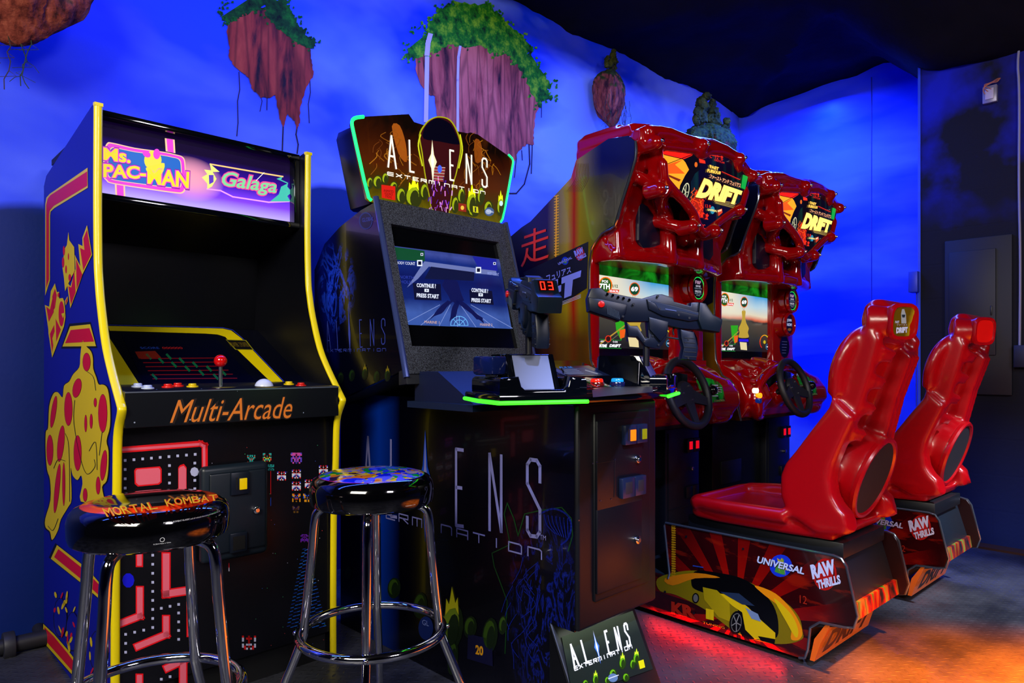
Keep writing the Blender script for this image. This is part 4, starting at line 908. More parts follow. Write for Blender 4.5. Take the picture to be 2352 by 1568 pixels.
def tb(pts, r, m, nm, par): MB().tube([A_.ax(px, py, 1, MYY-.002) for px, py in pts], r, 8, sub=1).build(nm, m, par)
tb([(835,268),(816,270),(808,277),(809,292),(845,452),(853,460)], .006, NEON, 'neon_edge', sg); tb([(1168,355),(1179,366),(1178,380),(1156,500),(1150,510)], .004, NEON, 'neon_edge', sg)
a = Art(A_, (0, MYY, 0), (0, -1, 0), .001, .0002)
rw = random.Random(8)
for bx, by in ((905, 320), (880, 350), (1095, 330), (1120, 370), (930, 380), (1085, 400)):
    for k in range(9):
        x_, y_ = bx+rw.uniform(-22, 22), by+rw.uniform(-30, 30); a.stroke(curve_pts([(x_, y_), (x_+rw.uniform(-14, 14), y_+9), (x_+rw.uniform(-18, 18), y_+24)], 3, False), rw.uniform(.8, 2.2), E_(rw.choice(['a05c08', '7c3c04', 'c07810']), .6), 0)
a.poly(curve_pts([(900,290),(918,288),(932,330),(934,372),(915,352)], 3), E_('b85c06', .6), 0); a.poly(curve_pts([(1090,322),(1104,326),(1108,365),(1092,372)], 3), E_('9c4c06', .6), 0)
hd = curve_pts([(1010,267),(1035,275),(1053,305),(1060,340),(1050,395),(1043,420),(1035,470),(1030,495),(1012,488),(992,482),(985,450),(975,400),(968,350),(962,310),(975,285),(990,272)], 4)
a.poly(hd, E_('c0c010', .6), 2); a.poly(shrink(hd, .975, .93), E_('3c0408', .7), 3)
a.poly(curve_pts([(1008,272),(1035,285),(1052,320),(1052,332),(1010,325),(973,318),(975,295),(990,278)], 3), mat('0a0820', .2), 4)
a.stroke(curve_pts([(966,310),(961,335),(970,380)], 5, False), 3, E_('d8e020', .8), 4); a.stroke(curve_pts([(1057,310),(1062,345),(1054,385)], 5, False), 3, E_('d8e020', .8), 4)
r = random.Random(2); 
for k in range(46):
    x_ = 1010+r.uniform(-30, 30)*(1-.3*(k/46)); y_ = r.uniform(405, 480); a.stroke([(x_, y_), (x_+r.uniform(-4, 4), y_+r.uniform(5, 14))], r.uniform(1, 2.6), E_(r.choice(['5020b0', 'a040d0', 'f0b0f0', '300868', 'e880e0']), .8), 5)
for k in range(10): a.stroke([(993+k*.5, 383+k*3.4), (1022-k*.4, 385+k*3.4)], 1.6, E_('e05050' if k % 2 else 'ffd0c0', .7), 5)
a.disc((1010,388), 5, 9, E_('4060ff'), 6)
title(a, [(901,385),(1113,429),(1113,364),(899,312)], .007, LETW, E_('fff0c0', .9), 8, 1.15)
a.text('TM', [(1116,429),(1121,430),(1121,427),(1116,426)], LETW, 8)
a.letters(EX, [(897,403),(1109,445),(1109,439),(897,396)], .003, LETW, 8)
D1, D2, D3 = E_('343c04', .6), E_('a4b80c', .8), E_('eaff10', 1.1)
for (x_, y_, w_, h_, fl) in ((868,418,12,16,0),(905,430,10,14,0),(922,450,12,20,0),(950,452,20,28,1),(975,440,10,20,0),(1046,470,9,20,0),(1060,450,9,20,0),(1084,468,14,28,1),(1105,450,9,22,0),(1122,478,11,18,0),(1150,474,9,22,1),(1088,488,12,10,0),(885,410,8,14,0),(850,420,8,14,0)): egg(a, x_, y_, w_, h_, D1, D2, D3 if fl else None, 2)
a.poly([(876,424),(908,428),(908,460),(877,454)], E_('e01c08', .8), 6)
for k, s_ in enumerate(('ANIMATED', 'VIOLENCE', 'STRONG')): a.text(s_, [(881+k*2, 440+k*6.5), (904-k*2, 443+k*6.5), (904-k*2, 437.5+k*6.5), (881+k*2, 434.5+k*6.5)], E_('300400', .5), 7)
a.poly([(1053,466),(1071,469),(1071,487),(1053,484)], E_('a02818', .7), 6); a.disc((1062,477), 4, 5, E_('f0c040'), 7)
a.poly([(1086,473),(1098,475),(1099,489),(1087,487)], E_('d8d818', .8), 6); a.stroke([(1092,477),(1092,485)], 3, SBK, 7)
a.disc((1124,486), 11, 10, E_('405c90', .8), 6); a.disc((1122,486), 7, 6, E_('a8b8d8', .8), 7); a.text('GLOBAL', [(1118,486),(1134,489),(1134,485),(1118,482)], E_('e0e8ff', .9), 8)
a.disc((1151,467), 4, 6, E_('c8e8ff', 1), 7)
a.build('sign_artwork', sg)
# control console
zc0, zc1 = .915, .975
out = [(-.125, .305), (-.192, .171), (-.225, .055), (-.004, -.045), (.374, -.045), (.595, .055), (.562, .171), (.495, .305)]
con = MB().prism(out, 2, zc0, zc0+.028, .008, 2)
con.prism([(-.002, -.03), (.372, -.03), (.40, .30), (-.03, .30)], 2, zc0+.02, .952, .006, 2)
con = con.build('console', GLOSS, R)
MB().prism([(-.10, .30), (.12, .30), (.02, .62), (-.10, .62)], 2, .88, .90).build('console_bracket', mat('10203c', .4), R)
# perforated speaker wedge below the screen
MB().prism([(.33, .90), (.62, .90), (.62, .995), (.50, .995)], 0, HX0+.05, HX1-.05).build('speaker_wedge', mat('0a1638', .5), R)
mb = MB()
def strip(p):
    mb.tube([Vector((x_, y_, zc0+.006)) for x_, y_ in p], .0052, 8)
    return mb
strip([(-.127, .305), (-.196, .171), (-.230, .053), (-.004, -.050)]).build('light_strip', NEONG, con)
mb = MB(); strip([(.376, -.050), (.600, .052), (.566, .171), (.50, .30)]).build('light_strip', NEONG, con)
def pod(sgn, e0, e1):
    """gun pod: e0->e1 is its front edge (left to right) in the machine frame"""
    E0, E1 = Vector(e0), Vector(e1); ux = (E1-E0).normalized(); Lx = (E1-E0).length; uy = Vector((-ux.y, ux.x))
    X = Matrix(((ux.x, uy.x, 0, E0.x), (ux.y, uy.y, 0, E0.y), (0, 0, 1, 0), (0, 0, 0, 1)))
    mb = MB()
    fp = [(.0, .925), (Lx, .925), (Lx-.006, .985), (Lx-.045, .987), (Lx-.052, .962), (Lx-.062, .953), (.072, .953), (.062, .962), (.055, .987), (.008, .985)]
    mb.prism(fp, 1, .004, .050, .008, 3, X)
    hh = .0 if sgn > 0 else .045
    mb.prism([(.0, .0), (-.0, .24 if sgn > 0 else .05), (.055, .24 if sgn > 0 else .05), (.055, .01)], 2, .93, .985, .012, 3, X); mb.prism([(Lx, .0), (Lx, .24), (Lx-.047, .24), (Lx-.047, .01)], 2, .93, .985, .012, 3, X)
    # raised hood behind the plate
    def fr(x, z): return (x, z)
    mb.prism([(.02+hh, .93), (.055+hh, 1.046), (Lx-.062+hh, 1.046), (Lx-.015+hh, .93)], 1, .095, .24, .010, 3, X)
    for xa in (.05+hh, Lx-.068+hh): mb.prism([(.05, .95), (.10, 1.046), (.13, 1.046), (.13, .95)], 0, xa, xa+.016, .004, 2, X)
    mb.box(.0+hh*1.5, Lx, .05, .24, .92, .945, 0, 2, X)
    o = mb.build('gun_pod', GLOSS, con)
    MB().prism([(.052, .953), (.096, 1.042), (.099, 1.042), (.055, .953)], 0, .068+hh, Lx-.070+hh, 0, 2, X).build('metal_plate', mat('848ca4', .42, .8), o)
    return o, X
pod(1, (-.225, .055), (-.004, -.045)); pod(-1, (.374, -.045), (.595, .055))
MB().box(-.19, -.13, .12, .20, .99, 1.04, .008).build('pod_lamp', mat('101c50', .12, .2), con)
# deck, buttons, instruction card
a = Art(A_, (0, 0, .953), (0, 0, 1)); a.poly([(1362,912),(1360,896),(1385,887),(1498,887),(1500,900)], mat('0a0a0e', .35), 0)
a.build('deck_artwork', con)
MB().prism([(.02, .945), (.02, .954), (.27, 1.03), (.30, 1.03), (.30, .93)], 0, .03, .34, .004).build('card_ramp', GLOSS, con)
a = Art(A_, (0, .02, .954), (0, -.076, .25), .001)
a.poly([(1285,841),(1352,839),(1402,862),(1304,864)], mat('141e2c', .2, 0, 0), 1); a.poly([(1290,846),(1345,843),(1385,860),(1306,861)], mat('30404c', .3), 2); a.text('PULSE', [(1287,846),(1318,845),(1312,841),(1284,842)], mat('30a0c8', .4), 3)
for k in range(4): a.stroke([(1296, 849+k*3), (1325+k*5, 848+k*3)], 1.2, mat('889088', .4), 3)
a.stroke([(1345,850),(1372,858)], 2.4, mat('a09c80', .4), 3); a.build('instruction_card', con)
for (px, py, col, base_) in ((1371,878,'ff2408','601008'), (1418,877,'18a8f0','101840')):
    p = A_.ax(px, py+10, 2, .953); o = MB().cyl(p, p+Vector((0, 0, .014)), .0225, .0215, 32, bev=.002).build('start_button', mat(base_, .12, 0, 0, .6, .5), con)
    MB().cyl(p+Vector((0, 0, .013)), p+Vector((0, 0, .024)), .0190, .017, 32, bev=.003).build('button_cap', mat(col, .2, 0, .75), o)
# ---------------------------------------------------------------- guns
G = fr_at(1500, 2.12, 4); zg = Z(1140, 620, 4.3556)
def gp(*p): return [(lambda v: (v.x, v.z))(G.ax(px, py, 1, 0)) for px, py in zg(*p)]
GB = mat('030e20', .36, 0, 0, .4); GB2 = mat('041024', .4, 0, 0, .35); GD = mat('03060c', .45)
c0 = gp((1500, 800))[0]
R2 = thing('toy_rifle', G, 'dark blue-black toy rifle seen side-on above the right gun pod', 'toy gun', (c0[0], 0, c0[1]), 'tethered toy rifles')
def gl_(pts): return [(p[0]-c0[0], p[1]-c0[1]) for p in gp(*pts)]
def gm(pts, hw, bev=.004): return MB().prism(gl_(pts), 1, -hw, hw, bev, 2)
body = gm([(935,190),(1040,185),(1085,225),(1340,278),(1440,292),(1580,250),(1640,248),(1750,280),(1760,320),(1920,365),(1925,330),(1990,325),(2060,345),(2100,395),(2130,450),(2160,490),(2225,500),(2222,540),(2195,625),(2100,615),(2070,590),(1960,600),(1830,590),(1700,560),(1500,520),(1300,520),(1180,480),(1000,430),(910,400),(900,290)], .022)
body.prism(gl_([(905,280),(1060,300),(1290,350),(1275,440),(1210,520),(1170,500),(1000,445),(915,415)]), 1, -.030, .030, .006)
body.prism(gl_([(1480,300),(1560,320),(1740,360),(2020,430),(2040,500),(1900,520),(1640,470),(1500,400)]), 1, -.029, .029, .005)
body.prism(gl_([(1500,470),(1700,520),(1690,640),(1620,720),(1510,600)]), 1, -.027, .027, .005)
gb = body.build('body', GB, R2)
gm([(1500,520),(1700,560),(1690,690),(1620,795),(1480,765),(1440,715),(1400,670),(1310,665),(1290,520),(1330,560),(1400,560),(1480,690),(1510,680)], .017).build('magazine', GB, R2)
gr = gm([(1820,590),(1960,620),(2005,780),(1985,908),(1830,892),(1855,780),(1830,680)], .019, .006).build('grip', GB2, R2)
for k in range(5): y_ = 660+k*46; MB().prism(gl_([(1860, y_+14), (1965+k*4, y_+22), (1966+k*4, y_+30), (1861, y_+22)]), 1, -.0205, .0205).build('grip_groove', GD, gr)
mb = MB(); g_ = [Vector((p[0], 0, p[1])) for p in gl_([(1700,560),(1695,670),(1830,690)])]; mb.tube(g_, .003, 8).build('trigger_guard', GB, R2)
g_ = [Vector((p[0], 0, p[1])) for p in gl_([(1780,570),(1765,610),(1775,650)])]; MB().tube(g_, .003, 8, sub=1).build('trigger', GD, R2)
q = gl_([(1030,350)])[0]; MB().cyl((q[0], -.036, q[1]), (q[0], .036, q[1]), .0105, bev=.003).build('red_button', mat('d81008', .3), R2)
mb = MB()
for p in ((1092,250),(1147,262),(1200,280),(1253,290),(1310,305)): q = gl_([p])[0]; mb.cyl((q[0], -.027, q[1]), (q[0], .027, q[1]), .0042)
mb.build('barrel_studs', CHROME, gb)
mb = MB()
for k in range(9): x_ = 1085+k*14; q = gl_([(x_, 365+k*7), (x_+4, 366+k*7), (x_+14, 450+k*6), (x_+9, 450+k*6)]); mb.prism(q, 1, -.0315, .0315)
mb.build('handguard_ribs', mat('3a4858', .35), gb)
MB().prism(gl_([(1520,320),(1830,395),(1990,440),(1985,458),(1830,420),(1610,410),(1560,340)]), 1, -.0300, .0300).build('side_plate', mat('28344c', .3, .3), gb)
MB().prism(gl_([(1660,392),(1770,412),(1772,422),(1662,402)]), 1, -.0312, .0312, .0).build('bolt_slot', mat('7080b8', .2, .5), gb)
mb = MB()
for p in ((1590,270),(1350,350),(2020,365),(2170,520),(1795,455),(1900,485),(1245,470),(1608,395)): q = gl_([p])[0]; mb.cyl((q[0], -.0305, q[1]), (q[0], .0305, q[1]), .0035)
for p in ((1548,660),(1900,695),(1900,880),(1465,715),(1605,750)): q = gl_([p])[0]; mb.cyl((q[0], -.0205, q[1]), (q[0], .0205, q[1]), .003)
mb.build('screws', GD, gb)
bt = gm([(2000,332),(2062,342),(2135,452),(2228,500),(2222,545),(2198,628),(2020,600),(1985,500)], .033, .005).build('butt_box', mat('06141f', .36, 0, 0, .4), R2)
sa, sb = gl_([(2128,442), (2070,352)]); sl_ = Vector((sb[0]-sa[0], 0, sb[1]-sa[1])); sL = sl_.length; sl_.normalize(); sn_ = Vector((sl_.z, 0, -sl_.x))
SM = Matrix(((sn_.x, 0, sl_.x, sa[0]), (0, 1, 0, 0), (sn_.z, 0, sl_.z, sa[1]), (0, 0, 0, 1)))      # x out of the slope, y across, z up the slope
MB().box(-.002, .002, -.021, .021, .000, sL, .0, 2, SM).build('counter_window', mat('200404', .1), bt)
def seg7(y0, z0, w_, h_, digit):
    mb = MB(); t_ = .0026; P = {'a': ((0, 1), (1, 1)), 'b': ((1, 1), (1, .5)), 'c': ((1, .5), (1, 0)), 'd': ((0, 0), (1, 0)), 'e': ((0, 0), (0, .5)), 'f': ((0, .5), (0, 1)), 'g': ((0, .5), (1, .5))}
    for s_ in {'0': 'abcdef', '3': 'abgcd'}[digit]:
        (a0, b0_), (a1, b1_) = P[s_]; ya, yb = sorted((y0+a0*w_, y0+a1*w_)); za_, zb_ = sorted((z0+b0_*h_, z0+b1_*h_)); mb.box(.002, .0026, ya-t_/2, yb+t_/2, za_-t_/2, zb_+t_/2, 0, 2, SM)
    return mb
seg7(-.015, .004, .010, sL-.009, '0').build('counter_digit', mat('ff2010', .4, 0, 4), bt); seg7(.006, .004, .010, sL-.009, '3').build('counter_digit', mat('ff2010', .4, 0, 4), bt)
MB().cyl((0, 0, -.05), (0, 0, .04), .010).build('mount_post', BLACK, R2)
R3 = copy_tree(R2); R3['label'] = 'dark toy rifle aimed at the screen with a red 03 counter on its butt'
R3.name = 'toy_rifle'
# aim: local -x is the muzzle
but, muz = Vector(((1262-CX)/FPX*1.72, 1.72, HCAM-(700-HY)/FPX*1.72)), Vector(((1180-CX)/FPX*2.13, 2.13, HCAM-(662-HY)/FPX*2.13))
dx_ = (but-muz).normalized(); dy_ = Vector((0, 0, 1)).cross(dx_).normalized(); dz_ = dx_.cross(dy_)
mr = Matrix((dx_, dy_, dz_)).transposed().to_4x4()
qz = gl_([(2195,560)])[0]; tl = math.atan2(-(gl_([(2150,560)])[0][1]-gl_([(950,300)])[0][1]), gl_([(2150,560)])[0][0]-gl_([(950,300)])[0][0])
mr = mr @ Matrix.Rotation(-tl, 4, 'Y')
off = mr @ Vector((qz[0], 0, qz[1])); R3.matrix_world = Matrix.Translation(but-off) @ mr

# ================================================================ racing cabinets
def wf(u, w_): p = W.M @ Vector((u, w_, 0)); return (p.x, p.y)
B = Fr(wf(2.10, 1.5), 42.5); BW = .84; DB_ = .95
FRP = mat('940206', .13, 0, 0, .5, .5); FRPD = mat('780206', .2, 0, 0, .5, .4)
z7, z8, z9, za = Z(1330, 270, 4.355), Z(1180, 240, 2.8), Z(1180, 560, 2.8), Z(1480, 780, 5.227)
R = thing('racing_cabinet', B, 'nearer red racing arcade cabinet, standing right behind the twin-gun cabinet', 'arcade machine', loc=(0, 0, 0), group=None)
trim = [(.10, 1.868), (.10, 1.80), (.16, 1.66), (.20, 1.562), (.265, 1.54), (.318, 1.49), (.332, 1.43), (.335, 1.31), (.332, 1.15), (.326, 1.04), (.29, .962), (.23, .918), (.19, .743)]
bk = [(.80, .743), (.80, 1.60), (.728, 1.631), (.669, 1.649), (.427, 1.793), (.40, 1.859), (.228, 1.907), (.13, 1.895)]
t = NT('racer_side_print', rough=.2, coat=.4); x, y, z = t.xyz()
yy = t.n('ShaderNodeMapRange', {0: y, 1: .10, 2: .75}).outputs[0]
c = t.ramp(t.math('ADD', yy, t.math('MULTIPLY', t.noise(3, 3), .04)), [(.0, '05060c'), (.22, '06070c'), (.33, '5a5404'), (.45, '8a7404'), (.50, 'a01404'), (.56, '9a8408'), (.70, '4c3c04'), (.74, '1c0606'), (1, '10040a')])
blk = t.n('ShaderNodeMapRange', {0: z, 1: 1.62, 2: 1.74}).outputs[0]
c = t.mix(t.math('MULTIPLY', blk, t.n('ShaderNodeMapRange', {0: y, 1: .38, 2: .26}).outputs[0]), c, '080a18')
low = t.n('ShaderNodeMapRange', {0: z, 1: 1.25, 2: 1.12, 3: 0, 4: .9}).outputs[0]; c = t.mix(low, c, t.mix(t.noise(1, 4, t.mapping((1, 20, 2))), '6a3c04', '2c0802'))
t.col(c)
sp = MB().prism(trim+bk, 0, -.002, .016, .001, 1).build('side_panel', t.m, R); MB().prism(trim+bk, 0, BW-.016, BW, .001, 1).build('side_panel', BLACK, R)
for x_ in (.004, BW-.004):
    P = [(x_, p[0], p[1]) for p in curve_pts(trim, 3, False)]; MB().tube(P, .0055, 8).build('chrome_trim', mat('8890a0', .12, .9), R)
a = Art(B, (-.002, 0, 0), (-1, 0, 0)); OR = mat('d83010', .4); WB = mat('7c86e8', .4); WH2 = mat('c8ccf0', .4)
a.text('\u8d70', z8((45,1050),(225,985),(228,765),(45,825)), OR, 4)
a.stroke(z8((275,590),(270,980)), 3, mat('f0a010', .4), 2)
for k in range(22): yk = 590+k*18; a.stroke(z8((262, yk), (287, yk-6)), 2, mat('f0b010', .4), 3)
for k in range(9): a.stroke(z8(*curve_pts([(395+k*10, 380), (400+k*10, 470), (340+k*12, 560)], 4, False)), .7, mat('502c04', .5), 1)
a.poly(z8((60,1080),(480,880),(470,1180),(310,1285),(170,1330)), BK, 2)
def rawt(a, zz, cx, cy, w_, ang, mL, l=3, sc=1):
    """red disc with RAW over THRILLS, w_ px wide"""
    def q(x0, y0, x1, y1): return [(cx+(x_*math.cos(ang)-y_*math.sin(ang)*1)*w_, cy+(x_*math.sin(ang)+y_*math.cos(ang))*w_*sc) for x_, y_ in ((x0, y1), (x1, y1), (x1, y0), (x0, y0))]
    a.disc((cx, cy), w_*.44, w_*.52*sc, mat('a80808', .4), l); a.disc((cx, cy), w_*.36, w_*.44*sc, mat('500406', .4), l+1); a.disc((cx, cy), w_*.30, w_*.38*sc, mat('a80808', .4), l+2)
    a.text('RAW', q(-.48, -.42, .42, .06), mL, l+4, .06); a.text('THRILLS', q(-.36, .12, .52, .42), mL, l+4, .05)
rawt(a, None, *z8((425, 960))[0], 24, -.38, WB, 3, 1.25)
def univ(a, cx, cy, w_, ang, mL, l=3, sc=1):
    a.disc((cx, cy), w_*.23, w_*.23*sc, mat('0a30c8', .4), l); r = random.Random(4)
    for k in range(5): a.poly(jag([(cx+w_*.12*math.cos(j*1.05)*r.uniform(.3, 1)+r.uniform(-.08, .08)*w_, cy+w_*.12*math.sin(j*1.05)+r.uniform(-.12, .12)*w_) for j in range(6)], w_*.01, 2, k), mat('409030' if k % 2 else 'b0a030', .4), l+1)
    def q(y0, y1): return [(cx+(x_*math.cos(ang)-y_*math.sin(ang))*w_, cy+(x_*math.sin(ang)+y_*math.cos(ang))*w_*sc) for x_, y_ in ((-.5, y1), (.5, y1), (.5, y0), (-.5, y0))]
    a.text('UNIVERSAL', [(p[0]+w_*.01, p[1]+w_*.012) for p in q(-.08, .06)], mat('201820', .4), l+2, .06); a.text('UNIVERSAL', q(-.08, .06), mL, l+3, .03)
univ(a, *z8((330, 1005))[0], 34, -.38, WB, 3, 1.2)
a.text('\u30d5\u30e5\u30ea\u30a2\u30b9', z8((215,1145),(370,1080),(368,1040),(208,1098)), WB, 4, .02); a.text('FT', z8((210,1290),(415,1210),(435,1065),(205,1150)), WB, 4, .08)
for k in range(3): a.stroke(z8((312,1268+k*9),(430,1222+k*9)), .8, WH2, 4)
a.build('side_artwork', sp)
# lower body
lb = MB().box(.03, BW-.03, .36, .80, 0, .745, .004).build('lower_body', mat('08090e', .35), R)
MB().prism([(.19, .742), (.80, .742), (.80, .765), (.21, .765)], 0, .0, BW).build('base_rail', BLACK, R)
cd = MB().box(.52, .80, .325, .362, .04, .72, .004).build('coin_door', mat('10121a', .35), R)
for x0 in (.68, .735):
    o = MB().box(x0, x0+.05, .310, .328, .60, .665, .003).build('coin_slot', mat('0a0c14', .4), cd); MB().box(x0+.015, x0+.04, .3075, .312, .615, .652, .001).build('lamp_window', mat('d00818', .3, 0, 1.2), o)
    MB().box(x0, x0+.05, .315, .328, .385, .44, .003).build('return_cup', mat('0a0c14', .4), cd)
for z_ in (.52, .22): MB().cyl((.735, .326, z_), (.735, .316, z_), .010, bev=.002).build('lock', CHROME, cd)
MB().box(.54, .79, .3215, .326, .345, .349).box(.54, .545, .3215, .326, .06, .70).build('door_seam', BLACKM, cd)
MB().box(.10, .30, .350, .364, .40, .52, .004).build('outlet_panel', mat('101218', .4), lb)
# red shell round the screen
def pr(mb, pts, x0, x1, bev=.012): return mb.prism(pts, 0, x0, x1, bev, 2)
mb = MB()
mb.box(.012, .066, .325, .42, 1.0, 1.50, .012); mb.box(.585, .828, .315, .42, 1.0, 1.50, .015)
mb.prism([(.30, 1.0), (.30, 1.035), (.36, 1.048), (.42, 1.05), (.42, .98)], 0, .012, .828, .005)
shell = mb.build('screen_shell', FRP, R)
scr = MB().box(.06, .59, .352, .37, 1.03, 1.47).build('screen', mat('05060c', .12), R)
a = Art(B, (0, .352, 0), (0, -1, 0), .001)
sw = E_('f8f8ff', 1.1)
t = NT('race_picture', rough=.2); x, y, z = t.xyz()
g = t.n('ShaderNodeMapRange', {0: z, 1: 1.10, 2: 1.385}).outputs[0]
wob = t.math('ADD', g, t.math('MULTIPLY', t.math('SUBTRACT', t.noise(6, 3), .5), .12))
c = t.ramp(wob, [(.0, '1c1c20'), (.48, '4c4840'), (.52, '20282c'), (.56, 'e07050'), (.64, 'e8dcc0'), (.8, 'b8d8e8'), (1, '38a0e0')]); 
c = t.mix(t.math('MULTIPLY', t.n('ShaderNodeMapRange', {0: x, 1: .45, 2: .2}).outputs[0], t.n('ShaderNodeMapRange', {0: z, 1: 1.24, 2: 1.3}).outputs[0]), c, 'f0e8d0')
t.col('020204'); t.emit(c, .95)
a.poly([(1372,630),(1537,655),(1538,803),(1371,798)], t.m, 0)
t = NT('screen_reflection_band', rough=.2); t.col('020302'); t.emit(t.ramp(t.noise(7, 4, None, .5, 1.5), [(.4, '031408'), (.55, '0c5c10'), (.68, '18a020')]), .7)
a.poly([(1377,604),(1535,624),(1537,655),(1374,630)], t.m, 0)
GR, OG = E_('108830', .9), E_('ff9020', 1)
p = z9((590,265))[0]; a.disc(p, 16, 19, E_('ff7010'), 2); a.disc(p, 13.5, 16.5, E_('286018', .8), 3); a.text('POS', [(p[0]-8, p[1]-6), (p[0]+6, p[1]-5), (p[0]+6, p[1]-11), (p[0]-8, p[1]-12)], sw, 4, .03); a.text('7TH', [(p[0]-14, p[1]+9), (p[0]+10, p[1]+10), (p[0]+10, p[1]-3), (p[0]-14, p[1]-4)], sw, 4, .04)
a.text('1/12', z9((635,280),(670,282),(670,262),(635,260)), E_('305838'), 3, .03); a.poly(z9((610,290),(680,295),(672,318),(610,312)), E_('e03810'), 3); a.text('00:44.96', z9((616,309),(672,314),(672,298),(616,294)), sw, 4, .02)
p = z9((777,290))[0]; a.disc(p, 12.5, 15.5, E_('f06020'), 2); a.disc(p, 10.5, 13.5, E_('104c30', .8), 3); a.text('69', [(p[0]-8, p[1]+5.5), (p[0]+8, p[1]+6), (p[0]+8, p[1]-5.5), (p[0]-8, p[1]-6)], sw, 4, .05)
a.poly(z9((650,470),(720,470),(700,600),(690,620),(660,560)), E_('30b020', .8), 2); a.poly(z9((680,555),(720,545),(712,600),(685,610)), E_('f06018', .9), 3); a.poly(z9((735,600),(800,605),(805,665),(745,660)), E_('e8d8a0', .9), 3)
a.stroke(z9((560,640),(720,520)), 3, E_('c09838', .8), 2); a.stroke(z9((600,640),(700,560)), 2, E_('606850', .8), 2)
for q in ((537,620,600,645), (615,622,690,645)): a.text('DRIFT' if q[0] > 600 else 'AIRTIME', [(q[0]/2.8+1180, (q[3]+18)/2.8+560), (q[2]/2.8+1180, (q[3]+20)/2.8+560), (q[2]/2.8+1180, q[3]/2.8+560), (q[0]/2.8+1180, q[3]/2.8+560)], sw, 4, .05, .2)
a.stroke(z9((537,612),(690,620)), 1.2, GR, 3); a.stroke(z9((537,668),(690,672)), 1.5, GR, 3); p = z9((608,610))[0]; a.disc(p, 7, 8, E_('d83018'), 4); a.disc(p, 5, 6, E_('301010'), 5); a.text('1.60', z9((548,630),(578,632),(578,620),(548,618)), sw, 4); a.text('0.00', z9((638,634),(668,636),(668,624),(638,622)), sw, 4)
# trophy
a.poly(curve_pts([(1450,688),(1462,688),(1461,706),(1465,722),(1473,736),(1470,748),(1472,762),(1440,762),(1442,748),(1439,736),(1447,722),(1451,706)], 3), E_('c8a83c', .8), 2); a.poly([(1438,762),(1474,763),(1474,785),(1438,784)], E_('14143c', .8), 2); a.poly([(1440,766),(1472,767),(1472,774),(1440,773)], E_('2818e0', 1), 3)
a.stroke([(1449,655),(1455,688)], 1.6, E_('c8c0a0', .7), 2); a.stroke([(1463,655),(1457,688)], 1.6, E_('c8c0a0', .7), 2)
# dial lower right
c0_ = z9((985,625))[0]
for k in range(16):
    a0 = math.radians(130+k*17.5); a1 = math.radians(130+(k+1)*17.5)
    a.stroke([(c0_[0]-6+15*math.cos(a0), c0_[1]-8+19*math.sin(a0)), (c0_[0]-6+15*math.cos(a1), c0_[1]-8+19*math.sin(a1))], 2.2, E_(['e02010', 'f06010', 'f0a010', 'e0d020', 'd8e030', '40c030'][min(5, k//3)]), 3)
a.disc((c0_[0]-6, c0_[1]-8), 4, 5, E_('c8b020'), 4); a.disc((c0_[0]+5, c0_[1]+5), 7, 8.5, E_('1878a8'), 4); a.disc((c0_[0]+5, c0_[1]+5), 5.4, 7, E_('082030'), 5); a.text('109', [(c0_[0]+1, c0_[1]+7), (c0_[0]+9, c0_[1]+7), (c0_[0]+9, c0_[1]+3), (c0_[0]+1, c0_[1]+3)], sw, 6, .03)
a.build('screen_picture', scr)
# round sign pods
PD = [(.685, 1.372, .066), (.652, 1.238, .062)]
for i, (x_, z_, r_) in enumerate(PD):
    o = MB().cyl((x_+.012, .34, z_), (x_, .262, z_), r_+.012, r_+.004, 40).lathe([(r_+.004, 0), (r_+.006, .008), (r_, .016), (r_-.008, .016), (r_-.012, .006), (r_-.012, 0)], Matrix.Translation((x_, .264, z_)) @ Matrix.Rotation(math.pi/2, 4, 'X'), 40).build('round_pod', FRP, R)
    MB().cyl((x_, .262, z_), (x_, .2565, z_), r_-.013, n=40).build('pod_face', mat('080c18', .15), o)
    a = Art(B, (0, .2565, 0), (0, -1, 0)); 
    pc = lambda dx, dz: (lambda v: (CX+FPX*v.x/v.y, HY-FPX*(v.z-HCAM)/v.y))(B.M @ Vector((x_+dx*r_, .2565, z_+dz*r_)))
    def tx(s_, x0, x1, z0, z1, m_, l=3): a.text(s_, [pc(x0, z0), pc(x1, z0), pc(x1, z1), pc(x0, z1)], m_, l, .02)
    if i == 0:
        for k in range(28):
            a0 = 2*math.pi*k/28; a1 = 2*math.pi*(k+1)/28; a.stroke([pc(.76*math.cos(a0), .76*math.sin(a0)), pc(.76*math.cos(a1), .76*math.sin(a1))], 1.8, E_('20e058', .9), 2)
        tx('F&F', -.35, .35, .28, .52, E_('c8a0c0', .8)); tx('SAVE', -.3, .3, .06, .2, E_('d0d0e0', .8)); tx('CARS & STATS', -.45, .45, -.08, .01, E_('8090a0', .8)); tx('UNLOCK', -.4, .4, -.32, -.16, E_('d0d0e0', .8)); tx('SECRET CARS', -.42, .42, -.44, -.36, E_('8090a0', .8)); tx('& TRACKS', -.25, .25, -.56, -.48, E_('8090a0', .8))
    else:
        tx('JOIN', -.45, .4, .2, .5, E_('c8d0ff', .8)); tx('NOW!', -.45, .45, -.15, .12, E_('c8d0ff', .8)); a.disc(pc(0, -.45), 6, 4, mat('b08020', .3), 2)
    a.build('pod_lettering', o)
a = Art(B, (0, .315, 0), (0, -1, 0)); pc = lambda x_, z_: (lambda v: (CX+FPX*v.x/v.y, HY-FPX*(v.z-HCAM)/v.y))(B.M @ Vector((x_, .315, z_)))
q = [pc(.715+.06*math.cos(k*.5236), 1.115+.062*math.sin(k*.5236)) for k in range(12)]; a.poly(q, mat('0c1020', .2), 1)
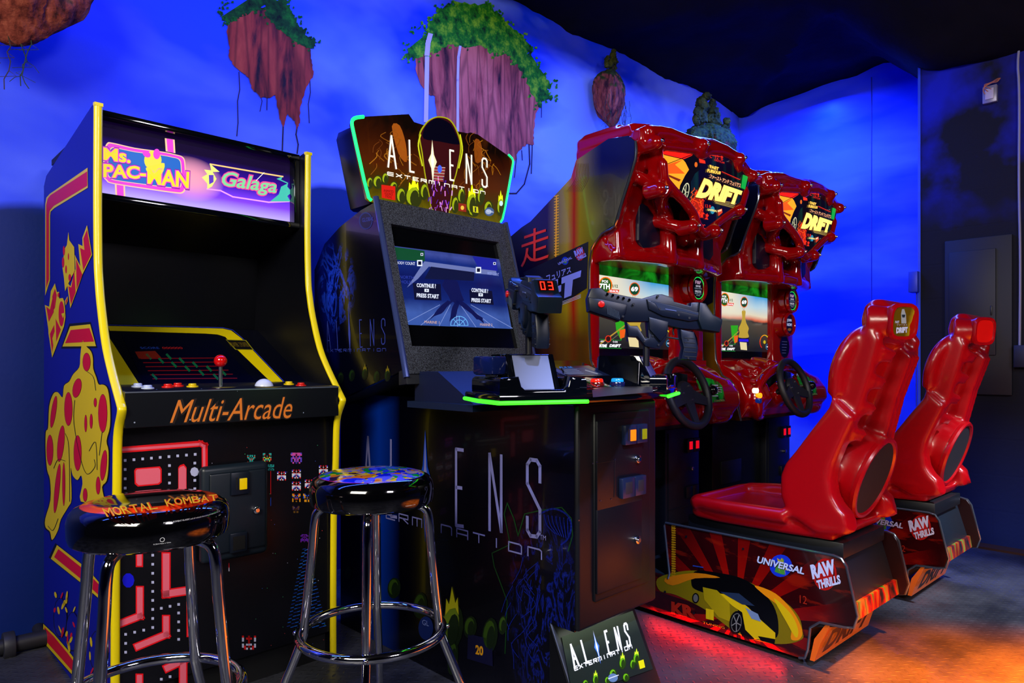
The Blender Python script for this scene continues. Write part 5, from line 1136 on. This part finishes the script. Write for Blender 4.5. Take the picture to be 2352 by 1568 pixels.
for k in range(5): a.stroke([pc(.685, 1.145-k*.016), pc(.745-.004*k, 1.145-k*.016)], 1.2, mat('8088b0', .4), 2)
a.build('round_decal', shell)
# hood -----------------------------------------------------------------
SY = .055
sout = z7((820,290),(1150,330),(1165,360),(1210,385),(1250,375),(1285,340),(1400,345),(1480,370),(1545,410),(1555,470),(1580,520),(1625,500),(1665,550),(1700,590),(1660,740),(1620,880),(1440,1010),(1240,1165),(1200,1120),(1140,960),(1060,850),(960,750),(850,620),(835,450))
SP = [B.ax(p[0], p[1], 1, SY) for p in sout]
mb = MB()
cheek = [(.105, 1.905), (.112, 1.80), (.168, 1.66), (.208, 1.56), (.27, 1.535), (.325, 1.485), (.335, 1.39), (.42, 1.39), (.42, 1.905)]
for x0, x1 in ((.014, .052), (BW-.055, BW-.014)): mb.prism(cheek, 0, x0, x1, .01)
mb.prism([(.02, .42), (.02, .13), (.08, .09), (.20, .07), (.42, .065), (.62, .075), (.76, .09), (.82, .14), (.82, .42)], 2, 1.90, 1.955, .015)
mb.prism([(.03, .40), (.03, .20), (.35, .16), (.40, .40)], 2, 1.92, 1.972, .015)
mb.prism([(.27, 1.90), (.27, 1.46), (.42, 1.46), (.42, 1.90)], 0, .02, .82)
for x0, x1 in ((.03, .165), (BW-.165, BW-.03)): mb.prism([(.125, 1.92), (.132, 1.80), (.175, 1.69), (.225, 1.56), (.25, 1.50), (.30, 1.46), (.33, 1.50), (.33, 1.92)], 0, x0, x1, .012)
for x0, x1 in ((.03, .30), (BW-.30, BW-.03)): mb.prism([(.20, 1.44), (.215, 1.66), (.19, 1.72), (.33, 1.72), (.33, 1.44)], 0, x0, x1, .01)
# speaker frames
for s_ in (0, 1):
    X = lambda v: v if s_ == 0 else BW-v
    def tb_(pts, r_): mb.tube([(X(p[0]), p[1], p[2]) for p in pts], r_, 12, sub=2)
    tb_([(.125, .06, 1.70), (.16, .10, 1.69), (.24, .15, 1.67), (.30, .165, 1.63), (.32, .17, 1.54), (.315, .16, 1.43)], .034)
    mb.prism([(.205, 1.70), (.225, 1.46), (.28, 1.46), (.28, 1.70)], 0, min(X(.11), X(.31)), max(X(.11), X(.31)), .005)
# visor above the screen, bowed to the front
def bow(k): return [(.02+.80*i/16, .225+k-.095*math.sin(math.pi*i/16)**.8) for i in range(17)]+[(.82, .40), (.02, .40)]
for k, za_, zb_ in ((.004, 1.432, 1.452), (.0, 1.445, 1.475), (.018, 1.47, 1.495), (.04, 1.49, 1.515), (.065, 1.51, 1.54)): mb.prism(bow(k), 2, za_, zb_, .006)
mb.prism([(.26, 1.60), (.20, 1.52), (.15, 1.45), (.33, 1.45), (.33, 1.60)], 0, .30, .54, .01)
# ring and bosses
mb.tube([p+Vector((0, 0, 0)) for p in SP], .021, 10, True)
top = [(B.ax(px, py, 1, .075)) for px, py in ((1482,306),(1530,308),(1562,322),(1610,336),(1655,343),(1685,363),(1708,392),(1722,415))]
mb.tube(top, .031, 12, sub=1)
fpts = [(1470,292),(1532,292),(1562,306),(1642,320),(1690,352),(1714,380),(1722,405),(1712,440),(1690,400),(1640,360),(1608,352),(1560,352),(1526,345),(1524,420),(1508,420),(1500,330),(1470,325)]
mb.prism([(v.x, v.z) for v in [B.ax(px, py, 1, .08) for px, py in fpts]], 1, .07, .12, .006)
bolts = z7((795,240),(1258,272),(1628,408),(1757,578),(835,708),(1160,1085),(1385,1135),(1630,925))
BP = [B.ax(p[0], p[1], 1, .028) for p in bolts]
for p in BP: mb.cyl(p+Vector((0, .0, 0)), p+Vector((0, .075, 0)), .027, .034, 20); mb.sphere(p+Vector((0, .012, 0)), .029)
mb.tube([BP[5]+Vector((0, .05, 0)), BP[5]+Vector((-.03, .11, .02)), (.25, .22, 1.62)], .026, 12, sub=2); mb.tube([BP[6]+Vector((0, .05, 0)), BP[6]+Vector((.03, .11, .02)), (.60, .22, 1.62)], .026, 12, sub=2)
mb.tube([BP[4]+Vector((0, .03, 0)), (.09, .12, 1.74), (.06, .16, 1.76)], .026, 12, sub=2); mb.tube([BP[7]+Vector((0, .03, 0)), (.76, .12, 1.74), (.79, .17, 1.72)], .026, 12, sub=2)
hood = remesh(mb.build('hood', FRP, R), .0078, 5, .5)
MB().box(.17, BW-.17, .255, .268, 1.56, 1.90).build('hood_inner_panel', BLACKM, hood)
for s_ in (0, 1):
    X = lambda v: v if s_ == 0 else BW-v
    q = [(.145, 1.675), (.20, 1.665), (.285, 1.60), (.285, 1.47), (.275, 1.455), (.17, 1.49), (.14, 1.52)]
    MB().prism([(X(a_), b_) for a_, b_ in q], 1, .186, .205, .003).build('speaker_grille', mat('0c0e26', .35), hood)
mb = MB()
for i, p in enumerate(BP): MB().cyl(p+Vector((0, -.016, 0)), p+Vector((0, -.024, 0)), .0085, .007, 16, bev=.001).cyl(p+Vector((0, -.0235, 0)), p+Vector((0, -.026, 0)), .003, n=6).build('bolt', CHROME, hood)
t = NT('drift_sign', rough=.15, coat=.3); x, y, z = t.xyz(); t.col('060204')
n1 = t.noise(1, 3, t.mapping((14, 1, 1.5)))
t.emit(t.mix(t.ramp(n1, [(.5, '000000'), (.65, 'ffffff')]), '0a0410', '0c4038'), .55)
mb = MB(); mb.prism([(p.x, p.z) for p in SP], 1, SY-.006, SY+.012); sg = mb.build('lit_sign', t.m, R)
MB().tube([p+Vector((0, -.006, 0)) for p in SP], .0028, 6, True).build('sign_edge', mat('5030d0', .3, 0, .5), sg)
a = Art(B, (0, SY-.006, 0), (0, -1, 0), .0008)
O1, O2, O3, R1_, YW = E_('ff5a10', 1.1), E_('ffa020', 1.2), E_('ff2010', .9), E_('ff3018', 1), E_('fff070', 1.35)
a.poly(z7((835,330),(1150,345),(1130,380),(1040,420),(900,380),(840,370)), O3, 1); a.poly(z7((840,365),(900,380),(1040,420),(1100,490),(1100,560),(1040,640),(990,745),(950,735),(870,640),(850,480)), O2, 2)
a.poly(z7((850,480),(1040,420),(960,470),(1060,560),(850,560)), O1, 3); a.poly(z7((850,550),(1020,620),(1000,640),(855,570)), E_('8c3006', .7), 4)
a.stroke(z7((840,480),(1050,400),(1130,370)), 1.5, BK, 4); a.stroke(z7((850,370),(1060,420),(1150,470)), 1.5, BK, 4)
a.poly(z7((1050,420),(1150,370),(1200,420),(1210,520),(1160,560),(1120,640),(1120,760),(1080,850),(1040,800),(1000,760),(1010,680),(1060,580),(1100,520)), E_('040408', .5), 5)
a.disc(z7((1065,745))[0], 8, 22, E_('d8d8b0', .9), 6, 18, .22); a.disc(z7((1065,745))[0], 6.4, 19, E_('101408', .5), 7, 18, .22)
for k in range(5): an = k*1.2566; a.stroke([z7((1065,745))[0], (z7((1065,745))[0][0]+5.5*math.cos(an), z7((1065,745))[0][1]+17*math.sin(an))], 1.5, E_('d8d8b0', .9), 8)
a.disc(z7((1170,470))[0], 3.5, 6, E_('e06818'), 6)
r = random.Random(6)
a.poly(z7((1110,850),(1210,700),(1250,830),(1240,1000),(1160,1000),(1130,920)), E_('b82408', .8), 4)
for k in range(34): x_ = 1120+r.uniform(0, 120); y_ = 700+r.uniform(0, 260); a.stroke(z7(*curve_pts([(x_, y_), (x_+r.uniform(-30, 30), y_+20), (x_+r.uniform(-40, 40), y_+50)], 3, False)), 1.1, O1 if k % 2 else R1_, 5)
q = z7((1165,795),(1600,875),(1635,735),(1240,600)); a.text('DRIFT', z7((1160,805),(1605,880),(1640,735),(1235,595)), E_('7a2c08', .6), 7, .1, .1); a.text('DRIFT', q, YW, 8, .07, .1)
a.text('\u30d5\u30a1\u30fc\u30b9\u30c8 \u30a2\u30f3\u30c9 \u30d5\u30e5\u30ea\u30a2\u30b9', z7((1300,605),(1615,705),(1620,660),(1315,565)), E_('ffb080', 1.1), 8, .03)
a.text('FAST', z7((1310,505),(1395,530),(1400,497),(1305,470)), E_('ffc850', 1.2), 8, .06); a.text('FURIOUS', z7((1280,545),(1415,570),(1420,540),(1285,510)), E_('ffc850', 1.2), 8, .06)
a.text('C  12  B', z7((1305,400),(1440,430),(1440,385),(1310,370)), R1_, 7); a.text('DRIFTCAR', z7((1355,430),(1455,462),(1457,445),(1355,415)), R1_, 7)
a.stroke(z7((1320,375),(1440,395)), 1.2, R1_, 7); a.stroke(z7((1430,540),(1610,620)), 1.2, R1_, 7)
a.poly(z7((1200,410),(1260,430),(1265,460),(1205,450)), R1_, 7)
for k in range(4): a.stroke(z7((1330+k*12,812+k*14),(1570-k*8,858+k*14)), .9, E_('d8b860', 1), 8)
a.poly(z7((1640,570),(1690,590),(1660,720),(1620,700)), E_('10a840', 1), 6)
p = z7((1335,925))[0]; a.disc(p, 5, 9, E_('3090b0'), 7); a.text('UNIVERSAL', z7((1285,930),(1380,945),(1380,925),(1285,908)), E_('f0e080', 1.1), 8, .04)
a.poly(z7((1385,925),(1430,910),(1435,950),(1395,985)), E_('d84020'), 7); a.text('RAW', z7((1388,945),(1428,935),(1426,915),(1388,925)), E_('ffe0b0', 1.2), 8, .05)
a.text('\u5b9a \u6642 \u7acb', z7((1175,1000),(1290,1025),(1300,960),(1180,930)), R1_, 8, .04); a.text('TIC', z7((1215,1100),(1262,1115),(1262,1070),(1215,1060)), R1_, 8); a.text('L 12 B', z7((1230,890),(1320,905),(1320,875),(1230,860)), R1_, 8)
a.build('sign_artwork', sg)
# dash ------------------------------------------------------------------
mb = MB()
mb.prism([(.36, .752), (.20, .750), (.165, .80), (.16, .87), (.19, .94), (.24, .985), (.31, 1.02), (.37, 1.04)], 0, .014, .826, .012)
mb.prism([(.30, .758), (.16, .775), (.115, .83), (.12, .885), (.17, .95), (.26, .965)], 0, .56, .835, .03, 3)
mb.prism([(.30, .765), (.15, .79), (.10, .85), (.13, .93), (.2, .96), (.26, .965)], 0, .04, .17, .03, 3)
mb.tube([(.045, .15, .82), (.06, .14, .91), (.13, .135, .965), (.27, .14, 1.0), (.42, .15, 1.005), (.54, .165, .985), (.66, .17, .95), (.76, .175, .93)], .026, 12, sub=2)
mb.tube([(.27, .17, 1.0), (.30, .22, 1.01), (.32, .30, 1.02)], .04, 12, sub=1); mb.tube([(.14, .17, .975), (.16, .24, .99), (.18, .30, 1.02)], .03, 12, sub=1)
mb.tube([(.05, .14, .86), (.07, .14, .80), (.12, .17, .765), (.2, .2, .76)], .03, 12, sub=2)
mb.tube([(.60, .15, .78), (.70, .14, .775), (.78, .16, .79), (.80, .17, .85), (.79, .18, .92)], .03, 12, sub=2)
mb.cyl((.34, .20, .86), (.34, .12, .88), .065, .05)
dash = remesh(mb.build('dashboard', FRP, R), .0085, 5, .5)
da = lambda px, py: B.ax(px, py, 1, .125)
a = Art(B, (0, .113, .87), (0, -1, .22), .001)
t = NT('dash_print', rough=.2); t.col(t.ramp(t.noise(18, 5), [(.35, '0a3010'), (.48, '10b030'), (.58, '4a3418'), (.7, '18181c')]))
a.poly(za((640,440),(790,465),(895,505),(935,560),(975,735),(715,765),(700,700),(660,600),(620,500)), t.m, 1)
for k in range(5):
    for j in range(4): a.stroke(za((820+j*16, 545+k*32), (832+j*16, 547+k*32)), 2, WH2, 2)
a.text('FT', za((620,465),(665,475),(665,440),(620,430)), WH2, 3, .06); a.text('CONTROL', za((840,745),(970,735),(968,715),(840,722)), mat('d0b080', .4), 3)
for k in range(3): a.stroke(za((880,570+k*26),(930,576+k*26)), 1, WH2, 3)
a.build('dash_print', dash)
b2 = lambda px, py, yv=.118: (lambda v: v)(B2_.ax(px, py, 1, yv))
B2_ = Fr(wf(2.10+DB_, 1.5), 42.5)
MB().prism([(.10, .930), (.16, .975), (.30, .985), (.40, .975), (.40, .93), (.28, .945), (.16, .90)], 1, .128, .14, .002).build('gauge_cluster', mat('0c1418', .15), dash)
gc = B2_.ax(1752, 871, 1, .126)
MB().lathe([(.026, 0), (.022, 0), (.022, .002), (.026, .002)], Matrix.Translation((gc.x, .127, gc.z)) @ Matrix.Rotation(math.pi/2, 4, 'X'), 28).cyl((gc.x, .1275, gc.z), (gc.x, .1255, gc.z), .018).build('gauge', mat('3a58d8', .3, 0, .3), dash)
for (px, py, col, e_) in ((1733,877,'a00808',0),(1738,897,'fff0b0',3),(1746,908,'ff8a10',2),(1745,920,'1040c0',.2)):
    p = B2_.ax(px, py, 1, .112); MB().cyl((p.x, .13, p.z), (p.x, .106, p.z), .0125, bev=.003).build('dash_button', mat(col, .2, 0, e_), dash)
p = B.ax(1634, 896, 1, .06); sh = MB().cyl((p.x, .06, p.z), (p.x+.01, .14, p.z-.01), .006).build('shifter', STEEL, R); MB().sphere((p.x, .055, p.z), .022, 24).build('shifter_knob', mat('08080c', .15), sh)
# wheel
wc = B.ax(1575, 904, 1, .075)
WM = Matrix.Translation(wc) @ Matrix.Rotation(math.radians(90-17), 4, 'X')
RUB = mat('14161e', .5); wr = .138
whl = MB().cyl(WM @ Vector((0, 0, -.11)), WM @ Vector((0, 0, -.005)), .022).build('steering_wheel', BLACK, R)
mb = MB(); mb.tube([WM @ Vector((wr*math.cos(2*math.pi*i/48), wr*math.sin(2*math.pi*i/48), .012)) for i in range(48)], .0165, 14, True); mb.build('rim', RUB, whl)
mb = MB(); mb.lathe([(.052, -.012), (.055, .0), (.048, .012), (0, .014)], WM, 32)
for an in (90-0, 200, -20):
    c_, s_ = math.cos(math.radians(an-180 if an == 90 else an)), math.sin(math.radians(an-180 if an == 90 else an))
    n_ = Vector((-s_, c_, 0)); P0 = Vector((c_*.03, s_*.03, 0)); P1 = Vector((c_*(wr-.004), s_*(wr-.004), .010))
    t_ = bmesh.new(); vs = [t_.verts.new(v) for v in (P0+n_*.030, P1+n_*.016, P1-n_*.016, P0-n_*.030)]; vt = [t_.verts.new(v.co+Vector((0, 0, .010))) for v in vs]
    t_.faces.new(vs[::-1]); t_.faces.new(vt)
    for i in range(4): t_.faces.new((vs[i], vs[(i+1) % 4], vt[(i+1) % 4], vt[i]))
    mb._merge(t_, WM)
mb.build('hub', mat('1a1c26', .45), whl)
mb = MB()
for an in (60, 180, 300): q = WM @ Vector((.034*math.cos(math.radians(an)), .034*math.sin(math.radians(an)), .012)); mb.cyl(q, q+(WM.to_3x3() @ Vector((0, 0, .004))), .0045)
mb.build('hub_screws', STEEL, whl)
R_B2 = copy_tree(R); R_B2.location = (W.M @ (W.M.inverted() @ R.location+Vector((DB_, 0, 0)))); R_B2['label'] = 'farther red racing arcade cabinet, next to the blue corner wall'

# ================================================================ racing seats
O = Fr(wf(2.287, 1.5), 42.5); OW = .467
ORG = Vector((0, -.2, 0))
R = thing('racing_chair', O, 'nearer red moulded racing seat on its printed floor box, back showing a DRIFT badge', 'chair', loc=(0, 0, 0))
zs, zt_ = Z(1480, 1000, 2.76), Z(1560, 660, 2.6125)
bprof = [(.094, .378), (.088, .388), (-.566, .393), (-.59, .388), (-.605, .366), (-.640, .215), (-.628, .175), (-.60, .168), (-.52, .162), (-.488, .135), (-.48, .06), (-.47, .028), (-.45, .022), (.30, .022), (.30, .175), (.12, .175), (.076, .170), (.070, .19)]
t = NT('seat_box_print', rough=.15, coat=.5); x, y, z = t.xyz()
dy = t.math('SUBTRACT', y, -.22); dz = t.math('SUBTRACT', z, .10); ang = t.math('ARCTAN2', dz, dy)
rays = t.math('GREATER_THAN', t.math('SINE', t.math('MULTIPLY', ang, 16)), .25)
near = t.n('ShaderNodeMapRange', {0: t.math('SQRT', t.math('ADD', t.math('MULTIPLY', dy, dy), t.math('MULTIPLY', dz, dz))), 1: .12, 2: .40, 3: 1, 4: 0}).outputs[0]
c = t.mix(t.math('MULTIPLY', rays, near), t.mix(t.noise(9, 5), '120206', '3c0408'), '960904')
tr = t.ramp(t.noise(1, 5, t.mapping((1, 8, 30))), [(.55, '000000'), (.65, 'ffffff')])
c = t.mix(t.math('MULTIPLY', tr, .4), c, 'a02008'); t.col(c)
side = MB().prism(bprof, 0, -.003, .010, .001, 1).build('side_panel', t.m, R); MB().prism(bprof, 0, OW-.010, OW+.003, .001, 1).build('side_panel', mat('1c0608', .3), R)
for x_ in (-.004, OW+.004):
    MB().tube([(x_, p[0], p[1]) for p in [bprof[-2], bprof[-1], bprof[0], bprof[1]]+bprof[2:13]], .0045, 8).build('edge_trim', mat('7c8898', .15, .85), R)
body = MB().prism([(.30, .06), (.30, .17), (.07, .18), (.08, .372), (-.55, .372), (-.60, .20), (-.585, .16), (-.48, .13), (-.44, .06)], 0, .010, OW-.010, .004).build('box_body', mat('18222c', .4), R)
MB().prism([(-.604, .225), (-.612, .175), (-.600, .165), (-.588, .225)], 0, .012, OW-.012).build('rear_decal', rockpaint('decal_green_red', 'a01808', '18a040', '181c28'), body)
MB().box(.05, OW-.05, -.575, .02, .372, .425, .004).build('seat_rail', mat('0c1016', .45), R)
area('under_glow', O.M @ Vector((-.012, -.12, .045)), O.M @ Vector((-.09, -.12, 0)), .56, .012, 1.3, (1, .01, .01))
bpy.data.objects['under_glow'].rotation_euler = (Matrix.Rotation(O.rz, 4, 'Z') @ Matrix.Rotation(math.radians(28), 4, 'Y') @ Matrix.Rotation(math.radians(90), 4, 'Z')).to_euler()
for x_ in (.09, OW-.09): MB().cyl((x_, -.44, .0), (x_, -.44, .03), .03, .02, 20, bev=.003).cyl((x_, -.44, .02), (x_, -.44, .06), .008).build('levelling_foot', mat('202024', .4, .3), R)
MB().cyl((.1, .2, 0), (.1, .2, .03), .03, .02, 20).build('levelling_foot', mat('202024', .4, .3), R)
t = NT('clear_skirt', rough=.15); t.col('ff7a20'); t.b.inputs['Transmission Weight'].default_value = .5; t.b.inputs['Alpha'].default_value = .8
t.emit((1, .22, .02, 1), .12)
sk = MB().prism([(-.485, .025), (-.50, .10), (-.535, .155), (-.55, .160), (-.52, .09), (-.50, .025)], 0, .0, OW).build('clear_skirt', t.m, body)
a = Art(O, (0, -.501, .025), (0, -1, -.36), .0035)
pcx = lambda x_, z_: (lambda v: (CX+FPX*v.x/v.y, HY-FPX*(v.z-HCAM)/v.y))(O.M @ Vector((x_, -.501-(z_-.025)*.36, z_)))
a.text('DRIFT', [pcx(.04, .045), pcx(.43, .045), pcx(.43, .125), pcx(.04, .125)], mat('3a0c04', .4), 1, .05, .15); a.build('skirt_lettering', sk)
a = Art(O, (-.003, 0, 0), (-1, 0, 0))
WL = mat('c0d0f0', .35)
univ(a, *zs((865, 825))[0], 112, .25, WL, 2, 1); rawt(a, None, *zs((1145, 880))[0], 62, -.22, WL, 2, 1.15)
a.text('TUNING 20', zs((172,900),(195,905),(195,565),(172,560)), mat('c08808', .4), 2)
for k in range(22): yk = 570+k*15; a.stroke(zs((175, yk), (196, yk+3)), 2, mat('d09a08', .4), 2)
YC, YC2, CB = mat('d8b808', .25), mat('7c6c04', .3), mat('050608', .2)
a.poly(zs(*curve_pts([(80,910),(180,870),(320,855),(460,880),(600,900),(760,980),(900,1060),(980,1150),(1003,1240),(1000,1290),(900,1320),(760,1310),(620,1270),(540,1220),(380,1100),(200,1010),(100,985)], 4)), YC2, 2)
a.poly(zs(*curve_pts([(320,860),(460,868),(620,905),(740,985),(820,1080),(850,1200),(820,1290),(620,1270),(600,1120),(520,1040),(360,990),(300,950)], 4)), CB, 3)
a.poly(zs((470,1000),(560,1010),(660,1090),(740,1170),(830,1250),(830,1300),(700,1290),(640,1230),(620,1120),(560,1080)), YC, 4)
a.poly(zs((370,960),(460,980),(540,1060),(545,1180),(470,1150),(380,1040)), mat('a08c06', .3), 4)
a.poly(zs(*curve_pts([(700,950),(830,1000),(940,1110),(1000,1230),(985,1290),(930,1290),(930,1200),(860,1090),(760,1010)], 4)), mat('e88c08', .3), 4); a.poly(zs(*curve_pts([(820,1030),(930,1130),(975,1230),(960,1280),(900,1180)], 4)), YC, 5)
a.poly(zs(*curve_pts([(130,905),(320,870),(480,900),(320,905),(180,950)], 3)), mat('d07808', .3), 4)
a.poly(zs((640,1090),(720,1130),(740,1180),(680,1160)), mat('7088a8', .3), 6); a.poly(zs((480,990),(600,1000),(700,1080),(620,1070)), mat('203048', .2), 6)
a.disc(zs((583,1185))[0], 16, 27, CB, 6, 20, .12); a.disc(zs((583,1185))[0], 12, 22, mat('808078', .3, .4), 7, 20, .12); a.disc(zs((583,1185))[0], 10.5, 20, CB, 8, 20, .12)
for k in range(5): an = k*1.2566+.3; c_ = zs((583, 1185))[0]; a.stroke([c_, (c_[0]+10.5*math.cos(an), c_[1]+20*math.sin(an))], 2.2, mat('989890', .3, .4), 9)
a.disc(zs((325,1030))[0], 8, 12, CB, 6, 16); a.disc(zs((325,1030))[0], 5.5, 9, mat('606058', .3), 7, 16)
a.stroke(zs((310,825),(370,835)), 2.5, mat('2040a0', .3), 5); a.stroke(zs((345,835),(348,862)), 2, CB, 5)
a.poly(zs((720,1270),(830,1290),(825,1320),(740,1300)), CB, 6)
a.text('II', zs((390,1160),(440,1172),(440,1105),(390,1095)), YC, 6, .1); a.text('TUNING', zs((370,1190),(510,1225),(508,1212),(370,1176)), mat('e08810', .4), 6); a.text('KR', zs((170,1130),(330,1165),(310,1080),(170,1050)), mat('a82008', .4), 5, .06); a.text('12', zs((985,1060),(1030,1070),(1030,1020),(985,1010)), mat('a02008', .4), 4)
for p in ((265,640),(625,718),(1085,805),(130,990),(315,1125)): a.disc(zs(p)[0], 2.6, 2.8, mat('202228', .2, .5), 8, 10)
a.build('side_artwork', side)
# moulded shell
WL_ = [(-.375, .56), (-.375, .63), (-.393, .676), (-.428, .72), (-.485, .80), (-.541, .875), (-.552, .914), (-.566, .997), (-.585, 1.067), (-.612, 1.115), (-.64, 1.136), (-.672, 1.135), (-.694, 1.10), (-.672, 1.008), (-.624, .846), (-.594, .779), (-.557, .688), (-.549, .638), (-.557, .584), (-.578, .549), (-.60, .53), (-.60, .46), (-.50, .45), (-.40, .50)]
mb = MB()
for s_ in (0, 1):
    X = lambda v: v if s_ == 0 else OW-v
    lo = [(p[0], p[1]) for p in WL_ if p[1] <= .93]; 
    mb.prism(WL_, 0, min(X(.035), X(.085)), max(X(.035), X(.085)), .014)
    mb.prism([p for p in WL_ if p[1] < .93], 0, min(X(.004), X(.06)), max(X(.004), X(.06)), .016)
    # shoulder bump and grip ridge
    mb.tube([(X(.035), -.555, .92), (X(.02), -.565, 1.0), (X(.03), -.59, 1.07), (X(.06), -.62, 1.115), (X(.12), -.645, 1.13)], .026, 12, sub=2)
    if s_: continue
    for k in range(4): z_ = .80+k*.088; mb.tube([(.06, -.585-(z_-.77)*.34, z_), (.125, -.598-(z_-.77)*.34, z_-.014)], .017, 10); mb.tube([(.06, -.58-(z_-.77)*.34, z_-.026), (.13, -.590-(z_-.77)*.34, z_-.034)], .011, 8)
for X in (lambda v: v, lambda v: OW-v): mb.tube([(X(.07), -.46, .47), (X(.05), -.54, .485), (X(.035), -.605, .505)], .036, 12, sub=2)   # tail fins
mb.prism([(-.55, .66), (-.585, .66), (-.600, .78), (-.632, .90), (-.688, 1.06), (-.64, 1.10), (-.55, .85)], 0, .30, OW-.03, .01)
# pan
def pan(u, v):
    y_ = .0-.52*u; xx = OW*v; e = abs(2*v-1)
    z_ = .455+.045*e**4+.02*max(0, 1-u*6)*(1-e**4)-.02*math.sin(u*math.pi)*(1-e*e)
    return Vector((xx, y_, z_))
mb.grid(lambda u, v: pan(u, v), 30, 24); 
mb.tube([(.03, -.03, .485), (.012, -.2, .488), (.012, -.4, .492)], .026, 12, sub=1); mb.tube([(OW-.03, -.03, .485), (OW-.012, -.2, .50), (OW-.012, -.4, .50)], .028, 12, sub=1)
mb.tube([(.02, -.05, .48), (.05, -.012, .482), (.14, -.004, .478), (.32, -.004, .478), (.42, -.012, .484), (OW-.02, -.05, .482)], .026, 12, sub=2)
mb.prism([(-.005, .44), (-.03, .425), (-.12, .42), (-.40, .425), (-.55, .43), (-.57, .47), (-.40, .475), (-.02, .475)], 0, .02, OW-.02, .018, 3)
# back centre, recessed between the wings
mb.prism([(-.39, .48), (-.42, .62), (-.47, .75), (-.545, .90), (-.60, 1.06), (-.635, 1.12), (-.665, 1.12), (-.64, 1.06), (-.585, .90), (-.53, .76), (-.50, .62), (-.50, .47)], 0, .05, OW-.05, .01)
for x_ in (.315, .352, .389): mb.tube([(x_, -.602, .74), (x_, -.640, .90), (x_, -.690, 1.05)], .0125, 10)
# head
mb.prism([(-.61, 1.08), (-.60, 1.17), (-.612, 1.215), (-.64, 1.236), (-.67, 1.232), (-.70, 1.20), (-.695, 1.13), (-.665, 1.08)], 0, .105, OW-.105, .03, 3)
HC = O.ax(*zt_((1335, 208))[0], 1, -.735); hx = HC.x; hn = Vector((-.48, -.87, -.10)).normalized()
mb.cyl((hx-.01, -.64, 1.155), Vector((hx, -.722, HC.z+.003)), .060, .044, 28)
# speaker drum
dn = Vector((0, -1, -.32)).normalized(); dc = Vector((.245, -.585, .628))
mb.cyl(dc-dn*.14, dc+dn*.015, .135, .148, 40); mb.cyl(dc-dn*.14, dc-dn*.02, .16, .14, 40)
t = NT('red_textured', rough=.28, coat=.15); t.col('a2020c'); t.bump(t.noise(180, 3), .08, .002); SRED = t.m
sh = remesh(mb.build('seat_shell', SRED, R), .0075, 7, .5)
Mx = Matrix.Translation(dc) @ dn.to_track_quat('Z', 'Y').to_matrix().to_4x4()
MB().lathe([(.150, .006), (.152, .018), (.147, .026), (.137, .026), (.131, .018), (.131, .008)], Mx, 56).build('speaker_ring', SRED, sh)
MB().cyl(dc+dn*.008, dc+dn*.019, .132, n=48).build('speaker_cloth', mat('10141e', .7), sh)
Hx = Matrix.Translation((hx, -.732, HC.z+.002)) @ hn.to_track_quat('Z', 'Y').to_matrix().to_4x4()
def sq(r_, z_, n=40, e=.55): return [Vector((r_*math.copysign(abs(math.cos(2*math.pi*i/n))**e, math.cos(2*math.pi*i/n)), r_*1.1*math.copysign(abs(math.sin(2*math.pi*i/n))**e, math.sin(2*math.pi*i/n)), z_)) for i in range(n)]
def loft(rings, M_, cap=True):
    t_ = bmesh.new(); RR = [[t_.verts.new(M_ @ p) for p in rg] for rg in rings]; n = len(RR[0])
    for A1, B1_ in zip(RR, RR[1:]):
        for i in range(n): t_.faces.new((A1[i], A1[(i+1) % n], B1_[(i+1) % n], B1_[i]))
    if cap: t_.faces.new(RR[-1])
    bmesh.ops.recalc_face_normals(t_, faces=t_.faces); m_ = MB(); m_._merge(t_); return m_
loft([sq(.040, -.10), sq(.042, -.06), sq(.045, -.02), sq(.052, .0), sq(.054, .010), sq(.051, .018), sq(.044, .018), sq(.041, .012)], Hx).build('badge_housing', SRED, sh)
R_S2 = copy_tree(R); R_S2.location = (W.M @ (W.M.inverted() @ R.location+Vector((DB_, 0, 0)))); R_S2['label'] = 'farther red moulded racing seat on a floor box, back badge plain red'
t = NT('badge_print', rough=.15, coat=.5); x, y, z = t.xyz(); t.col(t.ramp(t.math('ADD', t.math('MULTIPLY', x, 7), t.math('MULTIPLY', t.noise(12, 3), .3)), [(.9, '604c08'), (1.25, 'a89018'), (1.5, '186030'), (1.75, '303840'), (2.1, 'a01408')]))
bd = loft([sq(.042, .011), sq(.0415, .0135)], Hx).build('badge', t.m, sh)
a = Art(O, Hx @ Vector((0, 0, .0135)), hn, .0006)
z10 = Z(1700, 640, 2.6135)
a.text('DRIFT', z10((936,328),(1006,322),(1006,288),(938,292)), WL, 2, .08); a.text('\u30d5\u30a1\u30fc\u30b9\u30c8', z10((940,282),(1003,282),(1003,272),(940,272)), WL, 2); a.text('FAST', z10((930,266),(955,268),(955,252),(932,252)), WL, 2, .03)
a.poly(z10((968,268),(966,210),(972,182),(985,182),(995,215),(998,268)), mat('98a8b0', .3), 1); a.poly(z10((970,215),(992,215),(988,232),(974,232)), mat('203040', .3), 2)
a.build('badge_lettering', bd)
bd2 = loft([sq(.042, .011), sq(.0415, .0135)], Hx).build('badge', mat('e01410', .25), [c for c in R_S2.children if c.name.startswith('seat_shell')][0])
